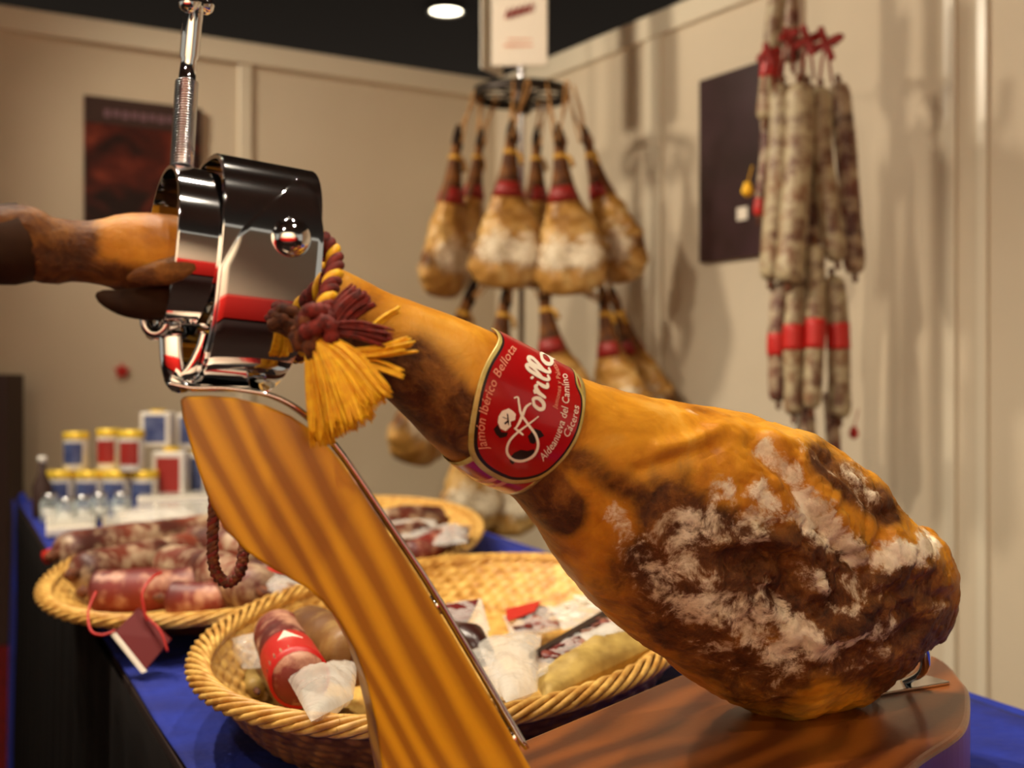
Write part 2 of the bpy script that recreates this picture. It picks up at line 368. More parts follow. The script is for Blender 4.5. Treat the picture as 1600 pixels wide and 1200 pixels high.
# ------------------------------------------------------------------ table
HT = .34
zt = ZC-HT
L0 = G(294, 1200, HT); L1 = G(26, 778, HT); L00 = L0+(L0-L1)*.18
R0 = G(1516, 1087, HT); VPd = Vector(((60-800)/F, 1, 0)).normalized()
R1 = R0+VPd*2.2; R00 = R0-VPd*.75
poly = [L00, L1, L1+(R1-L1)*.5, R1, R00]
# cloth top as fine grid with gentle folds
def lerp(a, b, t): return a+(b-a)*t
rows = []
for i in range(121):
    t = i/120; l = lerp(L00, L1, t); r = lerp(R00, R1, t); row = []
    for j in range(81):
        s = j/80; p = lerp(l, r, s)
        z = .004*noise.noise(Vector((p.x*5, p.y*3, 0)))+.004*abs(noise.noise(Vector((p.x*14+p.y*6, p.y*4, 3))))-.004
        row.append(Vector((p.x, p.y, zt+z-.001)))
    rows.append(row)
a = MB(); a.grid(rows); 
o = a.build('tablecloth', M['blue'], solid=.002); tag(o, 'bright blue cloth spread over the long display table', 'tablecloth')
a = MB(); a.prism([Vector((p.x, p.y, zt-.045)) for p in (L00, L1, R1, R00)], (0, 0, .035))
t = thing('display_table', 'long display table under the blue cloth with skirt painted black as shade', 'table', (0, 1.2, 0))
a.build('tabletop', M['brownbox'], t, smooth=False)
def skirt(A, B, n, out):
    rows = []
    for z in np.linspace(zt-.001, .02, 14):
        row = []
        for i in range(n+1):
            p = lerp(A, B, i/n); k_ = (zt-z)/zt
            off = .012+.022*k_*math.sin(i*.55)+.01*k_*noise.noise(Vector((i*.2, z*2, 0)))
            row.append(Vector((p.x+out.x*off, p.y+out.y*off, z)))
        rows.append(row)
    return rows
dl = (L1-L00).normalized(); outl = Vector((-dl.y, dl.x, 0)); outl = outl if outl.x < 0 else -outl
a = MB(); a.grid(skirt(L00, lerp(L00, L1, .93), 240, outl)); a.build('skirt', M['black'], t, solid=.002)  # shaded side of the hanging cloth, painted near-black
a = MB(); a.grid(skirt(lerp(L00, L1, .932), L1, 20, outl)); a.build('skirt_end', M['blue'], t, solid=.002)['label'] = 'blue end of the table skirt'
dr_ = (R1-R00).normalized(); outr = Vector((dr_.y, -dr_.x, 0)); outr = outr if outr.x > 0 else -outr
a = MB(); a.grid(skirt(R00, R1, 200, outr)); a.build('skirt', M['blue'], t, solid=.002)
for s_, e_ in ((L00, R00), (R00, L00), (L1, R1), (R1, L1)):
    p = lerp(s_, e_, .06); p = lerp(p, Vector((0, 1.6, zt)), .05); a = MB(); a.box((p.x-.02, p.y-.02, 0), (p.x+.02, p.y+.02, zt-.045)); a.build('leg', M['darkmetal'], t, smooth=False)
# dark cabinet at the far left
t = thing('dark_cabinet', 'dark brown cabinet with red base at the far left edge against the wall', 'cabinet', (-1.65, 3.78, 0))
a = MB(); a.box((-1.80, 3.72, .45), (-1.545, 3.85, ZC+.03)); a.build('cabinet_body', M['brownbox'], t, smooth=False, bevel=.004)
a = MB(); a.box((-1.80, 3.71, 0), (-1.535, 3.85, .449)); a.build('cabinet_base', M['carpet'], t, smooth=False)

# ------------------------------------------------------------------ the ham stand: board, post, clamp
HB = .25
cut = [G(812, 1158, HB), G(950, 1101, HB), G(1079, 1047, HB), Vector((.235, 1.168, 0)), Vector((.315, 1.178, 0)), G(1453, 1022, HB), G(1505, 1064, HB), G(1516, 1092, HB),
       G(1505, 1140, HB), G(1435, 1190, HB), Vector((.21, .715, 0)), Vector((.14, .615, 0)), Vector((.03, .565, 0)), Vector((-.07, .60, 0)), Vector((-.10, .69, 0)), Vector((-.055, .765, 0))]
outline = [Vector((p[0], p[1], ZC-HB)) for p in catmull([(p[0], p[1]) for p in cut], 7, True)]
T = thing('ham_stand', 'wooden ham holder with yellow pine post, rounded reddish board and chrome clamp', 'ham stand', (.1, .85, zt))
a = MB(); a.prism([p-Vector((0, 0, .06)) for p in outline], (0, 0, .06)); a.build('board', M['board'], T, smooth=False, bevel=.004)
for x, y in ((-.03, .64), (.16, .72), (.09, .93), (.31, 1.08)):
    a = MB(); a.lathe([(.014, 0), (.016, .006), (.016, .03)], 20, (x, y, zt+.001)); a.build('rubber_foot', M['ink'], T)
# post: a shaped plank, azimuth 16 degrees
az = math.radians(16); X0, Y0 = 0.0, .70
def FP(px, py, off=0):     # point of the post's front face seen at px, py
    k = (px-800)/F; Y = (Y0-math.tan(az)*X0)/(1-math.tan(az)*k); p = P(px, py, Y); return p+Vector((-math.sin(az), math.cos(az), 0))*off
face = [(283, 626), (290, 620), (330, 619), (370, 622), (415, 633), (455, 650), (492, 675), (520, 705), (545, 738), (600, 822), (660, 912), (720, 1012), (772, 1100), (830, 1200), (872, 1272),
        (622, 1292), (606, 1240), (596, 1190), (588, 1130), (574, 1070), (556, 1020), (530, 972), (504, 940), (478, 918), (430, 892), (385, 862), (350, 826), (330, 790), (312, 742), (298, 695), (287, 655)]
fp = [FP(*q_) for q_ in face]; 
for i in (14, 15): fp[i].z = ZC-HB
a = MB(); a.prism(fp, Vector((-math.sin(az), math.cos(az), 0))*.042); a.build('post', M['post'], T, smooth=False, bevel=.0022)
# metal strap over the post's top and down its right edge
sp = [(262, 598), (300, 606), (345, 606), (390, 611), (430, 620), (468, 640), (505, 672), (530, 702), (556, 738), (612, 822), (672, 912), (732, 1012), (784, 1100), (826, 1172)]
sp = [tuple(p) for p in catmull(sp, 4)]; a = MB(); row1 = [FP(x, y, .002) for x, y in sp]; row2 = [FP(x, y, .036) for x, y in sp]
a.grid([row1, row2]); a.build('strap', M['chrome'], T, solid=.0028)['label'] = 'chrome strap running over the post'
for q_ in ((696, 953), (817, 1166)):
    c = FP(q_[0]-2, q_[1], .018); a = MB(); R = Vector((.84, .15, .5)).to_track_quat('Z', 'Y').to_matrix()
    a.lathe([(.006, -.003), (.0065, 0), (.005, .003), (.001, .0042)], 18, c, R); a.build('bolt', M['chrome'], T)
# clamp hoops around the shank
c0 = P(285, 395, .69); c1 = P(430, 455, .715); AX = (c1-c0).normalized()
UPV = Vector((.22, 0, .97)); UPV = (UPV-AX*UPV.dot(AX)).normalized(); DV = AX.cross(UPV).normalized()
DV = DV if DV.y < 0 else -DV      # towards the camera
def hoop(c, prof, wdt, mb, th=.0026, a0=0, a1=2*math.pi, n=96, taper=None):
    rows_o = []; 
    for s_ in (0, 1, 2, 3):
        row = []
        for k_ in range(n+1):
            an = a0+(a1-a0)*k_/n; u, d = prof(an)
            r_in = 1 if s_ in (0, 3) else None
            L = math.hypot(u, d); f = (L-th)/L if s_ in (0, 3) else 1
            wl, wr = (taper(an) if taper else (0, 1))
            x = wl*wdt if s_ in (0, 1) else wr*wdt
            row.append(c+AX*x+UPV*u*f+DV*d*f)
        rows_o.append(row)
    mb.grid(rows_o+[rows_o[0]])
def sup(ru, rd, p=2.6, ub=1.0):
    def f(an):
        ca, sa = math.cos(an), math.sin(an); k_ = (abs(ca)**p+abs(sa)**p)**(-1/p)
        return (ru*(ub if ca < 0 else 1)*ca*k_, rd*sa*k_)
    return f
CL = thing('chrome_clamp', 'polished chrome ring clamp with dome rivet gripping the ham shank', 'clamp', P(390, 600, .69))
AX = Vector((math.cos(.48), math.sin(.48), -.10)).normalized(); UPV = Vector((.0, 0, 1)); UPV = (UPV-AX*UPV.dot(AX)).normalized()
DV = AX.cross(UPV).normalized(); DV = DV if DV.y < 0 else -DV
cA = P(249, 394, .690); cB = P(309, 419, .702)
a = MB(); hoop(cA, sup(.0500, .045, 2.2), .031, a); a.build('ring', M['chrome'], CL, auto=35, bevel=.0008)
def tpB(an):           # the outer ring narrows towards its foot
    f = (1-math.cos(an))/2; return (0, 1-.30*max(0, (f-.55)/.45)**1.4)
profB = sup(.0655, .050, 2.9)
a = MB(); hoop(cB, profB, .0565, a, th=.003, taper=tpB); a.build('outer_ring', M['chrome'], CL, auto=35, bevel=.0008)
# peaked cheek plate lying on the outer ring, with dome rivet
a = MB(); rows = []; a_pk, a_end = .80, 2.75
for k_ in range(61):
    t_ = k_/60; an = a_pk+(a_end-a_pk)*t_; u_, d_ = profB(an); L = math.hypot(u_, d_); f = (L+.0028)/L; u_ *= f; d_ *= f
    xl = np.interp(t_, [0, .10, .24, .42, 1], [.0405, .030, .012, .0015, .0015]); xr = np.interp(t_, [0, .07, .22, .5, 1], [.0425, .0515, .056, .0565, .0565])
    xr = min(xr, .0565*tpB(an)[1]); rows.append([cB+AX*(xl+(xr-xl)*j_/14)+UPV*u_+DV*d_ for j_ in range(15)])
a.grid(rows); a.build('cheek_plate', M['chrome'], CL, solid=.0026, bevel=.0008, auto=35)
an = 1.30; u_, d_ = profB(an); rv = cB+AX*.0375+UPV*u_+DV*(d_+.0035); R = DV.to_track_quat('Z', 'Y').to_matrix()
a = MB(); a.lathe([(.0112*math.cos(t_), .0095*math.sin(t_)) for t_ in np.linspace(0, math.pi/2-.01, 10)], 32, rv, R); a.build('rivet', M['chrome'], CL)
# lower yoke: small V bracket, foot plate, side eye
a = MB(); yk = [P(266, 522, .672), P(268, 560, .672), P(274, 590, .674), P(284, 598, .676), P(305, 580, .676), P(322, 548, .676), P(330, 522, .676)]
a.tube(catmull(yk, 5), .0022, 10, 3.0, up=(0, 1, 0)); a.build('yoke', M['chrome'], CL)
a = MB(); a.prism([P(266, 585, .665), P(300, 600, .665), P(392, 604, .672), P(392, 612, .672), P(300, 612, .665), P(264, 600, .665)], (-.01, .04, 0)); a.build('foot_plate', M['chrome'], CL, smooth=False, bevel=.001)
a = MB(); ce = P(243, 500, .668)
a.tube([ce+Vector((math.cos(t_)*.0062, 0, math.sin(t_)*.0075)) for t_ in np.linspace(0, 2*math.pi, 33)], .0026, 10, cap=False, up=(0, 1, 0)); a.build('eye', M['steel'], CL)
a = MB(); a.tube([P(248, 503, .672), P(300, 512, .70)], .004, 12); a.build('cross_bolt', M['chrome'], CL)
# screw spindle with T handle
s0 = P(284, 262, .70); s1 = P(292, 128, .715); s2 = P(302, 20, .72)
mb = MB(); dr = (s1-s0); nth = 34; pts = []; rr = []
for i in range(nth*4+1):
    t_ = i/(nth*4); pts.append(s0+dr*t_); rr.append(.0060+(.0008 if i % 4 in (1, 2) else -.0004))
mb.tube(pts, rr, 20); mb.build('threaded_spindle', M['steel'], CL)
mb = MB(); mb.tube([s1, s1+(s2-s1)*.02, s1+(s2-s1)*.3, s1+(s2-s1)*.34, s2, P(304, -30, .72)], [.0058, .0050, .0046, .0055, .0058, .0058], 20); mb.build('spindle_shank', M['chrome'], CL)
mb = MB(); mb.tube([P(293, 3, .706), P(318, 9, .736)], .0045, 14)
for c in (P(294, 5, .705), P(321, 9, .737)): mb.lathe([(.0055*math.cos(t_), .0055*math.sin(t_)) for t_ in np.linspace(-1.56, 1.56, 9)], 14, c)
mb.build('handle', M['chrome'], CL)
# rear spike bracket on the board
SB = thing('ham_spike_bracket', 'small chrome spiked bracket holding the thick end of the ham', 'bracket', G(1400, 1056, HB))
bz = ZC-HB
a = MB(); c = G(1395, 1072, HB); a.box((-.045, -.02, 0), (.045, .02, .003), Matrix.Rotation(.5, 3, 'Z'), c); a.build('bracket_plate', M['chrome'], SB, smooth=False, bevel=.001)
for dx, tip in ((-.028, P(1372, 1010, .985)), (.012, P(1443, 995, .94))):
    b0 = c+Vector((dx, dx*.5, .003)); b1 = lerp(b0, tip, .5)+Vector((.004, -.012, -.004))
    a = MB(); a.tube(catmull([b0, b1, tip], 6), [.0042]*10+[.003, .002, .0012], 12); a.build('spike', M['chrome'], SB)
a = MB(); a.box((-.001, -.012, 0), (.001, .012, .03), Matrix.Rotation(.9, 3, 'Z'), G(1350, 1070, HB)); a.build('bracket_fin', M['chrome'], SB, smooth=False)

# ------------------------------------------------------------------ the ham
ST = [  # top xy, bottom xy, depth, depth radius / half width
 (-66, 352, -70, 398, .628, .8), (-40, 330, -44, 414, .632, .8), (10, 324, 8, 428, .640, .85), (58, 330, 54, 440, .648, .85), (90, 342, 86, 446, .652, .9), (130, 343, 124, 442, .658, .95), (175, 334, 168, 448, .664, 1.0),
 (225, 332, 212, 462, .673, 1.0), (300, 342, 280, 480, .684, 1.0), (380, 362, 352, 503, .696, 1.0), (450, 388, 416, 525, .706, 1.0),
 (500, 408, 458, 545, .714, 1.0), (548, 430, 498, 560, .722, 1.0), (600, 455, 540, 578, .731, 1.0), (655, 474, 585, 606, .741, 1.0), (720, 498, 634, 652, .753, 1.0), (785, 526, 690, 708, .766, .98),
 (850, 560, 745, 750, .78, .95), (915, 592, 792, 770, .795, .9), (985, 614, 836, 822, .812, .84), (1050, 630, 872, 876, .83, .78), (1120, 640, 912, 925, .848, .72), (1190, 649, 962, 975, .866, .68),
 (1250, 668, 1020, 1018, .884, .66), (1312, 704, 1080, 1060, .902, .65), (1365, 742, 1140, 1093, .92, .64), (1398, 782, 1195, 1112, .934, .64), (1418, 812, 1250, 1110, .945, .66), (1452, 822, 1306, 1096, .955, .68),
 (1474, 862, 1352, 1066, .963, .7), (1486, 910, 1392, 1042, .97, .74), (1490, 950, 1424, 1024, .974, .78), (1486, 980, 1446, 1010, .976, .8), (1480, 998, 1462, 1008, .977, .8)]
dense = np.array(catmull(ST, 16)); NS = len(dense); NA = 288
ctr = []; Wv = []; Dv = []
for r in dense:
    t_ = P(r[0], r[1], r[4]); b_ = P(r[2], r[3], r[4]); ctr.append((t_+b_)/2); Wv.append((t_-b_)/2)
for i in range(NS):
    tg = (ctr[min(i+3, NS-1)]-ctr[max(i-3, 0)]).normalized(); d = Wv[i].cross(tg).normalized()
    if d.y > 0: d = -d
    d = d+tg*0; Dv.append(d*Wv[i].length*dense[i][5])
ctr = np.array(ctr); Wv = np.array(Wv); Dv = np.array(Dv)
ang = np.arange(NA)/NA*2*math.pi
PX = 2.35
base_g = np.zeros((NS, NA, 3))
for i in range(NS):
    e = np.interp(i/16, [0, 14, 22, 33], [2.0, 2.0, 2.25, 2.1])
    ca, sa = np.cos(ang), np.sin(ang); kk = (np.abs(ca)**e+np.abs(sa)**e)**(-1/e)
    base_g[i] = ctr[i]+np.outer(ca*kk, Wv[i])+np.outer(sa*kk, Dv[i])
def normals(g):
    dj = np.roll(g, -1, 1)-np.roll(g, 1, 1); di = np.gradient(g, axis=0); n = np.cross(di, dj)
    L = np.linalg.norm(n, axis=2, keepdims=True); n = n/np.maximum(L, 1e-12)
    c = g-ctr[:, None, :]; s_ = np.sign((n*c).sum(2, keepdims=True)); s_[s_ == 0] = 1
    return n*s_
nrm = normals(base_g)
def proj(g): return 800+g[..., 0]/g[..., 1]*F, 600-(g[..., 2]-ZC)/g[..., 1]*F
qx, qy = proj(base_g)
front = (np.sin(ang)[None, :] > -.15).astype(float)*np.ones((NS, 1))
def seg(x0, y0, x1, y1, wdt, x=None, y=None):
    x = qx if x is None else x; y = qy if y is None else y
    dx, dy = x1-x0, y1-y0; L = dx*dx+dy*dy
    t = np.clip(((x-x0)*dx+(y-y0)*dy)/max(L, 1e-6), 0, 1)
    d2 = (x-x0-t*dx)**2+(y-y0-t*dy)**2; return np.exp(-d2/(2*wdt*wdt))
def poly_seg(pts, wdt): 
    o = 0
    for a_, b_ in zip(pts[:-1], pts[1:]): o = np.maximum(o, seg(*a_, *b_, wdt))
    return o
disp = np.zeros((NS, NA))
def nz(g, s, o=0, octv=4):
    out = np.zeros(g.shape[:2])
    for i in range(g.shape[0]):
        for j in range(g.shape[1]):
            v = g[i, j]; out[i, j] = noise.fractal(Vector((v[0]*s+o, v[1]*s, v[2]*s)), .9, 2.0, octv)
    return out
n_lo = nz(base_g, 14, 0, 3); n_hi = nz(base_g, 45, 5, 4)
along = np.arange(NS)/16.0
amp_lo = np.interp(along, [0, 3, 8, 14, 19, 24, 30, 33], [.003, .004, .0012, .0008, .0018, .0045, .005, .002])[:, None]
amp_hi = np.interp(along, [0, 3, 8, 14, 19, 24, 30, 33], [.0016, .0012, .0005, .0003, .0007, .0019, .002, .001])[:, None]
disp += n_lo*amp_lo+n_hi*amp_hi
# ridged wrinkles over the butt
butt = np.exp(-(((qx-1280)/190)**2+((qy-880)/170)**2))
disp += -.0042*butt*np.exp(-(n_hi/.14)**2)*np.interp(qx, [1050, 1180], [0, 1])
for pts, wdt, am in (
    ([(1176, 690), (1225, 735), (1265, 790), (1320, 862), (1352, 900)], 9, -.0070), ([(1205, 680), (1262, 735), (1310, 800), (1352, 862)], 9, .0040),
    ([(1290, 715), (1335, 760), (1380, 812)], 8, -.0055), ([(1240, 690), (1300, 745), (1350, 790), (1400, 830)], 8, .0035),
    ([(1395, 800), (1380, 840), (1372, 890)], 9, -.0065), ([(1030, 700), (1080, 690), (1130, 668), (1180, 690)], 9, .0035),
    ([(1000, 735), (1060, 720), (1110, 700)], 9, -.0032), ([(1150, 880), (1200, 868), (1240, 890), (1232, 930)], 15, -.0075),
    ([(1130, 850), (1190, 838), (1262, 860), (1290, 920)], 9, .0040), ([(1325, 905), (1360, 930), (1400, 925), (1450, 905)], 9, -.0060),
    ([(1280, 1000), (1330, 985), (1360, 950)], 10, .0050), ([(1290, 960), (1330, 940)], 12, -.0045), ([(1400, 960), (1440, 930), (1480, 935)], 8, -.0050),
    ([(1300, 1040), (1380, 1010), (1430, 980)], 10, -.0055), ([(1440, 850), (1462, 900)], 16, .0050), ([(1100, 960), (1180, 1030), (1260, 1060)], 12, .0022),
    ([(1010, 830), (1060, 905), (1120, 960)], 18, .0026), ([(962, 770), (985, 830), (1030, 900)], 16, -.0024), ([(1210, 930), (1236, 960)], 7, -.0045)):
    disp += am*poly_seg(pts, wdt)*front
dew = 0
g = base_g+nrm*disp[..., None]
nrm = normals(g); qx2, qy2 = proj(g)
# surface masks: mould bloom and browned cut meat; lower-shank brown also paints in shade
mold = np.zeros((NS, NA))
for pts, wdt, am in (
    ([(955, 800), (985, 850), (1020, 900), (1070, 950)], 24, .75), ([(1075, 830), (1130, 800), (1180, 820)], 34, .72), ([(1120, 775), (1190, 770), (1240, 800), (1300, 850)], 17, .85),
    ([(1195, 700), (1240, 740), (1262, 780)], 10, .9), ([(1270, 790), (1320, 850), (1345, 872)], 16, 1.0), ([(1340, 780), (1372, 812)], 9, .5),
    ([(1385, 880), (1420, 862), (1440, 850)], 19, .95), ([(1060, 930), (1150, 950), (1200, 940)], 34, .66), ([(1230, 960), (1250, 1000), (1300, 1020)], 20, .9),
    ([(1180, 1000), (1230, 1030)], 26, .68), ([(1285, 900), (1305, 950)], 10, .8), ([(1325, 1005), (1345, 985)], 8, .9), ([(1000, 870), (1100, 880)], 30, .45), ([(1330, 730), (1380, 790)], 12, .45),
    ([(1130, 900), (1180, 960), (1200, 1040)], 30, .45), ([(1060, 640), (1170, 655)], 8, .35), ([(1280, 900), (1360, 920)], 26, .42), ([(1330, 960), (1400, 990)], 20, .5), ([(1230, 690), (1300, 740)], 9, .45), ([(1100, 1000), (1200, 1060)], 24, .42), ([(1440, 920), (1470, 950)], 12, .4), ([(1300, 1060), (1380, 1020)], 14, .4)):
    mold = np.maximum(mold, am*poly_seg(pts, wdt))
mold *= np.interp(qx, [900, 960], [0, 1])
brown = np.zeros((NS, NA))
for pts, wdt, am in (([(1150, 900), (1240, 900), (1320, 960), (1430, 980)], 75, 1.0), ([(1000, 880), (1100, 1000), (1200, 1060)], 55, .7), ([(1280, 720), (1390, 800)], 22, .8),
                     ([(1120, 840), (1260, 860)], 45, .8), ([(-60, 380), (70, 390)], 60, 1.3), ([(560, 560), (760, 700), (880, 800)], 34, .85), ([(500, 520), (620, 600)], 40, .95), ([(100, 420), (330, 480)], 30, .8), ([(640, 560), (720, 640)], 30, .6), ([(900, 720), (1010, 780)], 26, .5), ([(1060, 820), (1130, 900)], 60, .8)):
    brown = np.maximum(brown, am*poly_seg(pts, wdt))
HAM = thing('cured_ham', 'large whole cured ham on the wooden stand, golden skin with white mould bloom', 'ham', P(1180, 1110, .93))
a = MB(); a.grid([[tuple(v) for v in row] for row in g], wrap=True)
a.f += [tuple(range(NA)), tuple(range((NS-1)*NA, NS*NA))]; a.m += [0, 0]
ham = a.build('ham_body', M['ham'], HAM)
for nm, arr in (('mold', mold), ('brown', brown)):
    at = ham.data.attributes.new(nm, 'FLOAT', 'POINT'); at.data.foreach_set('value', arr.reshape(-1).astype(np.float32))
# trotter claws, dewclaw
a = MB(); a.tube([P(64, 392, .652), P(20, 385, .642), P(-40, 392, .632), P(-100, 410, .622), P(-130, 425, .618)], [.016, .0205, .018, .011, .002], 20, .9); a.build('hoof', M['hoof'], HAM)
a = MB(); a.tube([P(64, 380, .672), P(20, 366, .665), P(-40, 368, .655), P(-95, 380, .65), P(-125, 392, .65)], [.014, .0175, .016, .010, .002], 20, .9); a.build('hoof', M['hoof'], HAM)
a = MB(); a.tube(catmull([P(266, 468, .668), P(230, 474, .66), P(188, 472, .653), P(150, 460, .650)], 4), [.010]+[.0100, .0098, .0096, .0092, .0088, .0082, .0076, .0068, .0058, .0048, .0034, .0012], 20, .8); a.build('dewclaw', M['hoof'], HAM)
a = MB(); a.tube(catmull([P(300, 415, .66), P(255, 426, .652), P(222, 432, .648), P(198, 437, .646)], 4), [.0072]+[.0072, .0074, .0074, .0072, .0068, .0064, .0058, .0052, .0044, .0034, .0024, .0010], 20, .8); o = a.build('hock_flap', M['ham'], HAM)
at = o.data.attributes.new('brown', 'FLOAT', 'POINT'); at.data.foreach_set('value', [.75]*len(a.v))

# ---- paper label wrapped on the ham: mapped from picture position to the ham's own surface
fr = [j for j in range(NA) if math.sin(ang[j]) > .02]
SX = qx2[:, fr]; SY = qy2[:, fr]
def inv(px, py):
    d = (SX-px)**2+(SY-py)**2; i, jj = np.unravel_index(np.argmin(d), d.shape); j = fr[jj]
    i = min(max(i, 1), NS-2)
    jx = np.array([[(qx2[i+1, j]-qx2[i-1, j])/2, (qx2[i, (j+1) % NA]-qx2[i, j-1])/2], [(qy2[i+1, j]-qy2[i-1, j])/2, (qy2[i, (j+1) % NA]-qy2[i, j-1])/2]])
    try:
        st = np.linalg.solve(jx, np.array([px-qx2[i, j], py-qy2[i, j]])); st = np.clip(st, -1.5, 1.5)
    except Exception: st = (0, 0)
    return i+st[0], j+st[1]
# smoothed surface for the paper so that it does not follow fine noise
gs = g.copy()
for _ in range(40): gs = (gs+np.roll(gs, 1, 1)+np.roll(gs, -1, 1)+np.vstack([gs[:1], gs[:-1]])+np.vstack([gs[1:], gs[-1:]]))/5
ns_ = normals(gs)
def surf(i, j, off):
    i = min(max(i, 0), NS-1.001); i0 = int(i); fi = i-i0; j0 = math.floor(j); fj = j-j0; a0 = j0 % NA; a1 = (j0+1) % NA
    cr = lambda t: np.array((-.5*t+t*t-.5*t**3, 1-2.5*t*t+1.5*t**3, .5*t+2*t*t-1.5*t**3, -.5*t*t+.5*t**3))
    ii = [min(max(i0+k_, 0), NS-1) for k_ in (-1, 0, 1, 2)]; jj = [(j0+k_) % NA for k_ in (-1, 0, 1, 2)]; wi, wj = cr(fi), cr(fj)
    f = lambda A: np.einsum('i,j,ijk->k', wi, wj, A[np.ix_(ii, jj)])
    n = f(ns_); n = n/np.linalg.norm(n); return Vector(f(gs)+n*off)
vis = [(776, 533), (758, 566), (745, 600), (737, 640), (733, 680), (736, 706), (752, 728), (778, 745), (802, 752), (840, 745), (872, 722), (896, 690), (908, 655), (910, 625), (900, 600), (885, 577)]
ij = [inv(*p) for p in vis]
ij = [(i, (j if j < NA*.75 else j-NA)) for i, j in ij]
top = [(ij[-1][0]-3, -6), (ij[-1][0]-14, -16), ((ij[-1][0]+ij[0][0])/2, -20), (ij[0][0]+7, -15), (ij[0][0]+1, -5)]
bd = catmull(ij+top, 10, True); cc = np.mean(bd, axis=0); NB = len(bd)
a = MB(); rows = []; rs = list(np.linspace(0, .86, 22))+[.885, .91, .93, .955, .98, 1.0]
for r_ in rs: rows.append([surf(*(cc+(np.array(b_)-cc)*max(r_, .002)), .0024) for b_ in bd])
a.grid(rows, wrap=True)
a.m = [(0 if (rs[q_]+rs[q_+1])/2 < .885 else (1 if (rs[q_]+rs[q_+1])/2 < .925 else 2)) for q_ in range(len(rs)-1) for _ in bd]
LB = a.build('label', [M['red'], M['ink'], M['gold']], HAM, solid=.0005); LB['label'] = 'red oval paper label with gold and black border'
LOC[LB.name] = Vector((0, 0, 0))
# band continuing round the shank under the label
i_l = inv(700, 700)[0]-4; i_r = inv(800, 755)[0]
a = MB(); rows = []
for s_, t_ in enumerate(np.linspace(0, 1, 15)):
    rows.append([surf((1-t_)*259+t_*283, j_, .0013) for j_ in np.linspace(0, NA, 181)])
a.grid(rows); a.m = [(1 if q_ in (0, 13) else (2 if q_ in (6, 8) else 0)) for q_ in range(14) for _ in range(180)]
a.build('label_band', [M['red'], M['gold'], M['pinkink']], HAM, solid=.0004)
# lettering
def textmesh(s, shear=.25):
    cu = bpy.data.curves.new('t', 'FONT'); cu.body = s; cu.size = 1; cu.shear = shear; cu.resolution_u = 3; cu.space_character = 1.02
    ob = bpy.data.objects.new('t', cu); COL.objects.link(ob); dg = bpy.context.evaluated_depsgraph_get()
    me = bpy.data.meshes.new_from_object(ob.evaluated_get(dg)); v = [tuple(x.co) for x in me.vertices]; f = [tuple(p.vertices) for p in me.polygons]
    bpy.data.objects.remove(ob); bpy.data.curves.remove(cu); bpy.data.meshes.remove(me); return v, f
def lay(text, path, size, mat, name='lettering', off=.0030):
    v, f = textmesh(text); w_ = max(x[0] for x in v); pts = np.array(catmull(path, 12)); d = np.r_[0, np.cumsum(np.linalg.norm(np.diff(pts, axis=0), axis=1))]
    vs = []
    for x, y, z in v:
        s_ = x/w_*d[-1]; q_ = np.array([np.interp(s_, d, pts[:, 0]), np.interp(s_, d, pts[:, 1])])
        q2 = np.array([np.interp(s_+3, d, pts[:, 0]), np.interp(s_+3, d, pts[:, 1])]); q1 = np.array([np.interp(s_-3, d, pts[:, 0]), np.interp(s_-3, d, pts[:, 1])])
        t = (q2-q1); t = t/np.linalg.norm(t); n = np.array([t[1], -t[0]])
        q_ = q_+n*y*size; vs.append(surf(*inv(*q_), off))
    a = MB(); a.add(vs, f); return a.build(name, mat, LB, smooth=False)
lay('Jamón Ibérico Bellota', [(763, 698), (757, 670), (764, 628), (779, 590), (804, 549)], 20, M['pinkink'])
lay('Jamones y Paletas', [(866, 640), (872, 615), (871, 588), (862, 570)], 10, M['pinkink'])
lay('Aldeanueva del Camino', [(847, 718), (868, 690), (882, 650), (886, 615), (882, 588)], 16, M['white'])
lay('Cáceres', [(884, 684), (896, 660), (901, 636)], 15, M['white'])
def stroke(mb, pts, w0, w1, n=14, nib=None):
    pts = np.array(catmull(pts, n)); N = len(pts)
    l = []; r = []
    for k_ in range(N):
        t = pts[min(k_+1, N-1)]-pts[max(k_-1, 0)]; t = t/max(np.linalg.norm(t), 1e-6); nn = np.array([-t[1], t[0]])
        u = k_/(N-1); wd = (w0+(w1-w0)*math.sin(math.pi*u)**.7)/2
        for lst, sg in ((l, 1), (r, -1)): lst.append(surf(*inv(*(pts[k_]+nn*wd*sg)), .0031))
    mb.grid([l, r])
# the script word: big looped capital, then the small letters along a slanted baseline
B0 = np.array((844., 646.)); E1 = np.array((.19, -.98)); E2 = np.array((-.86, -.50))
def W(x, y): return tuple(B0+E1*x+E2*y)
a = MB()
stroke(a, [(800, 622), (806, 621), (808, 632), (811, 646), (822, 662), (835, 680), (838, 696), (831, 710), (816, 717), (800, 714), (791, 702), (794, 687), (806, 674), (822, 662), (838, 650)], 1.8, 4.2, 10)
stroke(a, [(803, 668), (808, 660), (813, 648), (818, 636), (826, 630)], 2, 4.5); stroke(a, [(801, 667), (808, 672), (815, 678)], 1.8, 3.5)
def oo(x): stroke(a, [W(x+9, 20), W(x+2, 17), W(x, 8), W(x+4, 1), W(x+11, 2), W(x+14, 12), W(x+9, 20), W(x+3, 17)], 3.2, 6)
oo(3)
stroke(a, [W(21, 18), W(25, 20), W(24, 10), W(23, 0)], 2.6, 5.5); stroke(a, [W(24, 10), W(30, 20), W(35, 17)], 2.6, 5.5)
stroke(a, [W(38, 20), W(37, 8), W(39, 1), W(44, 3)], 2.6, 5.5); stroke(a, [W(39, 27), W(41, 30)], 2.6, 5)
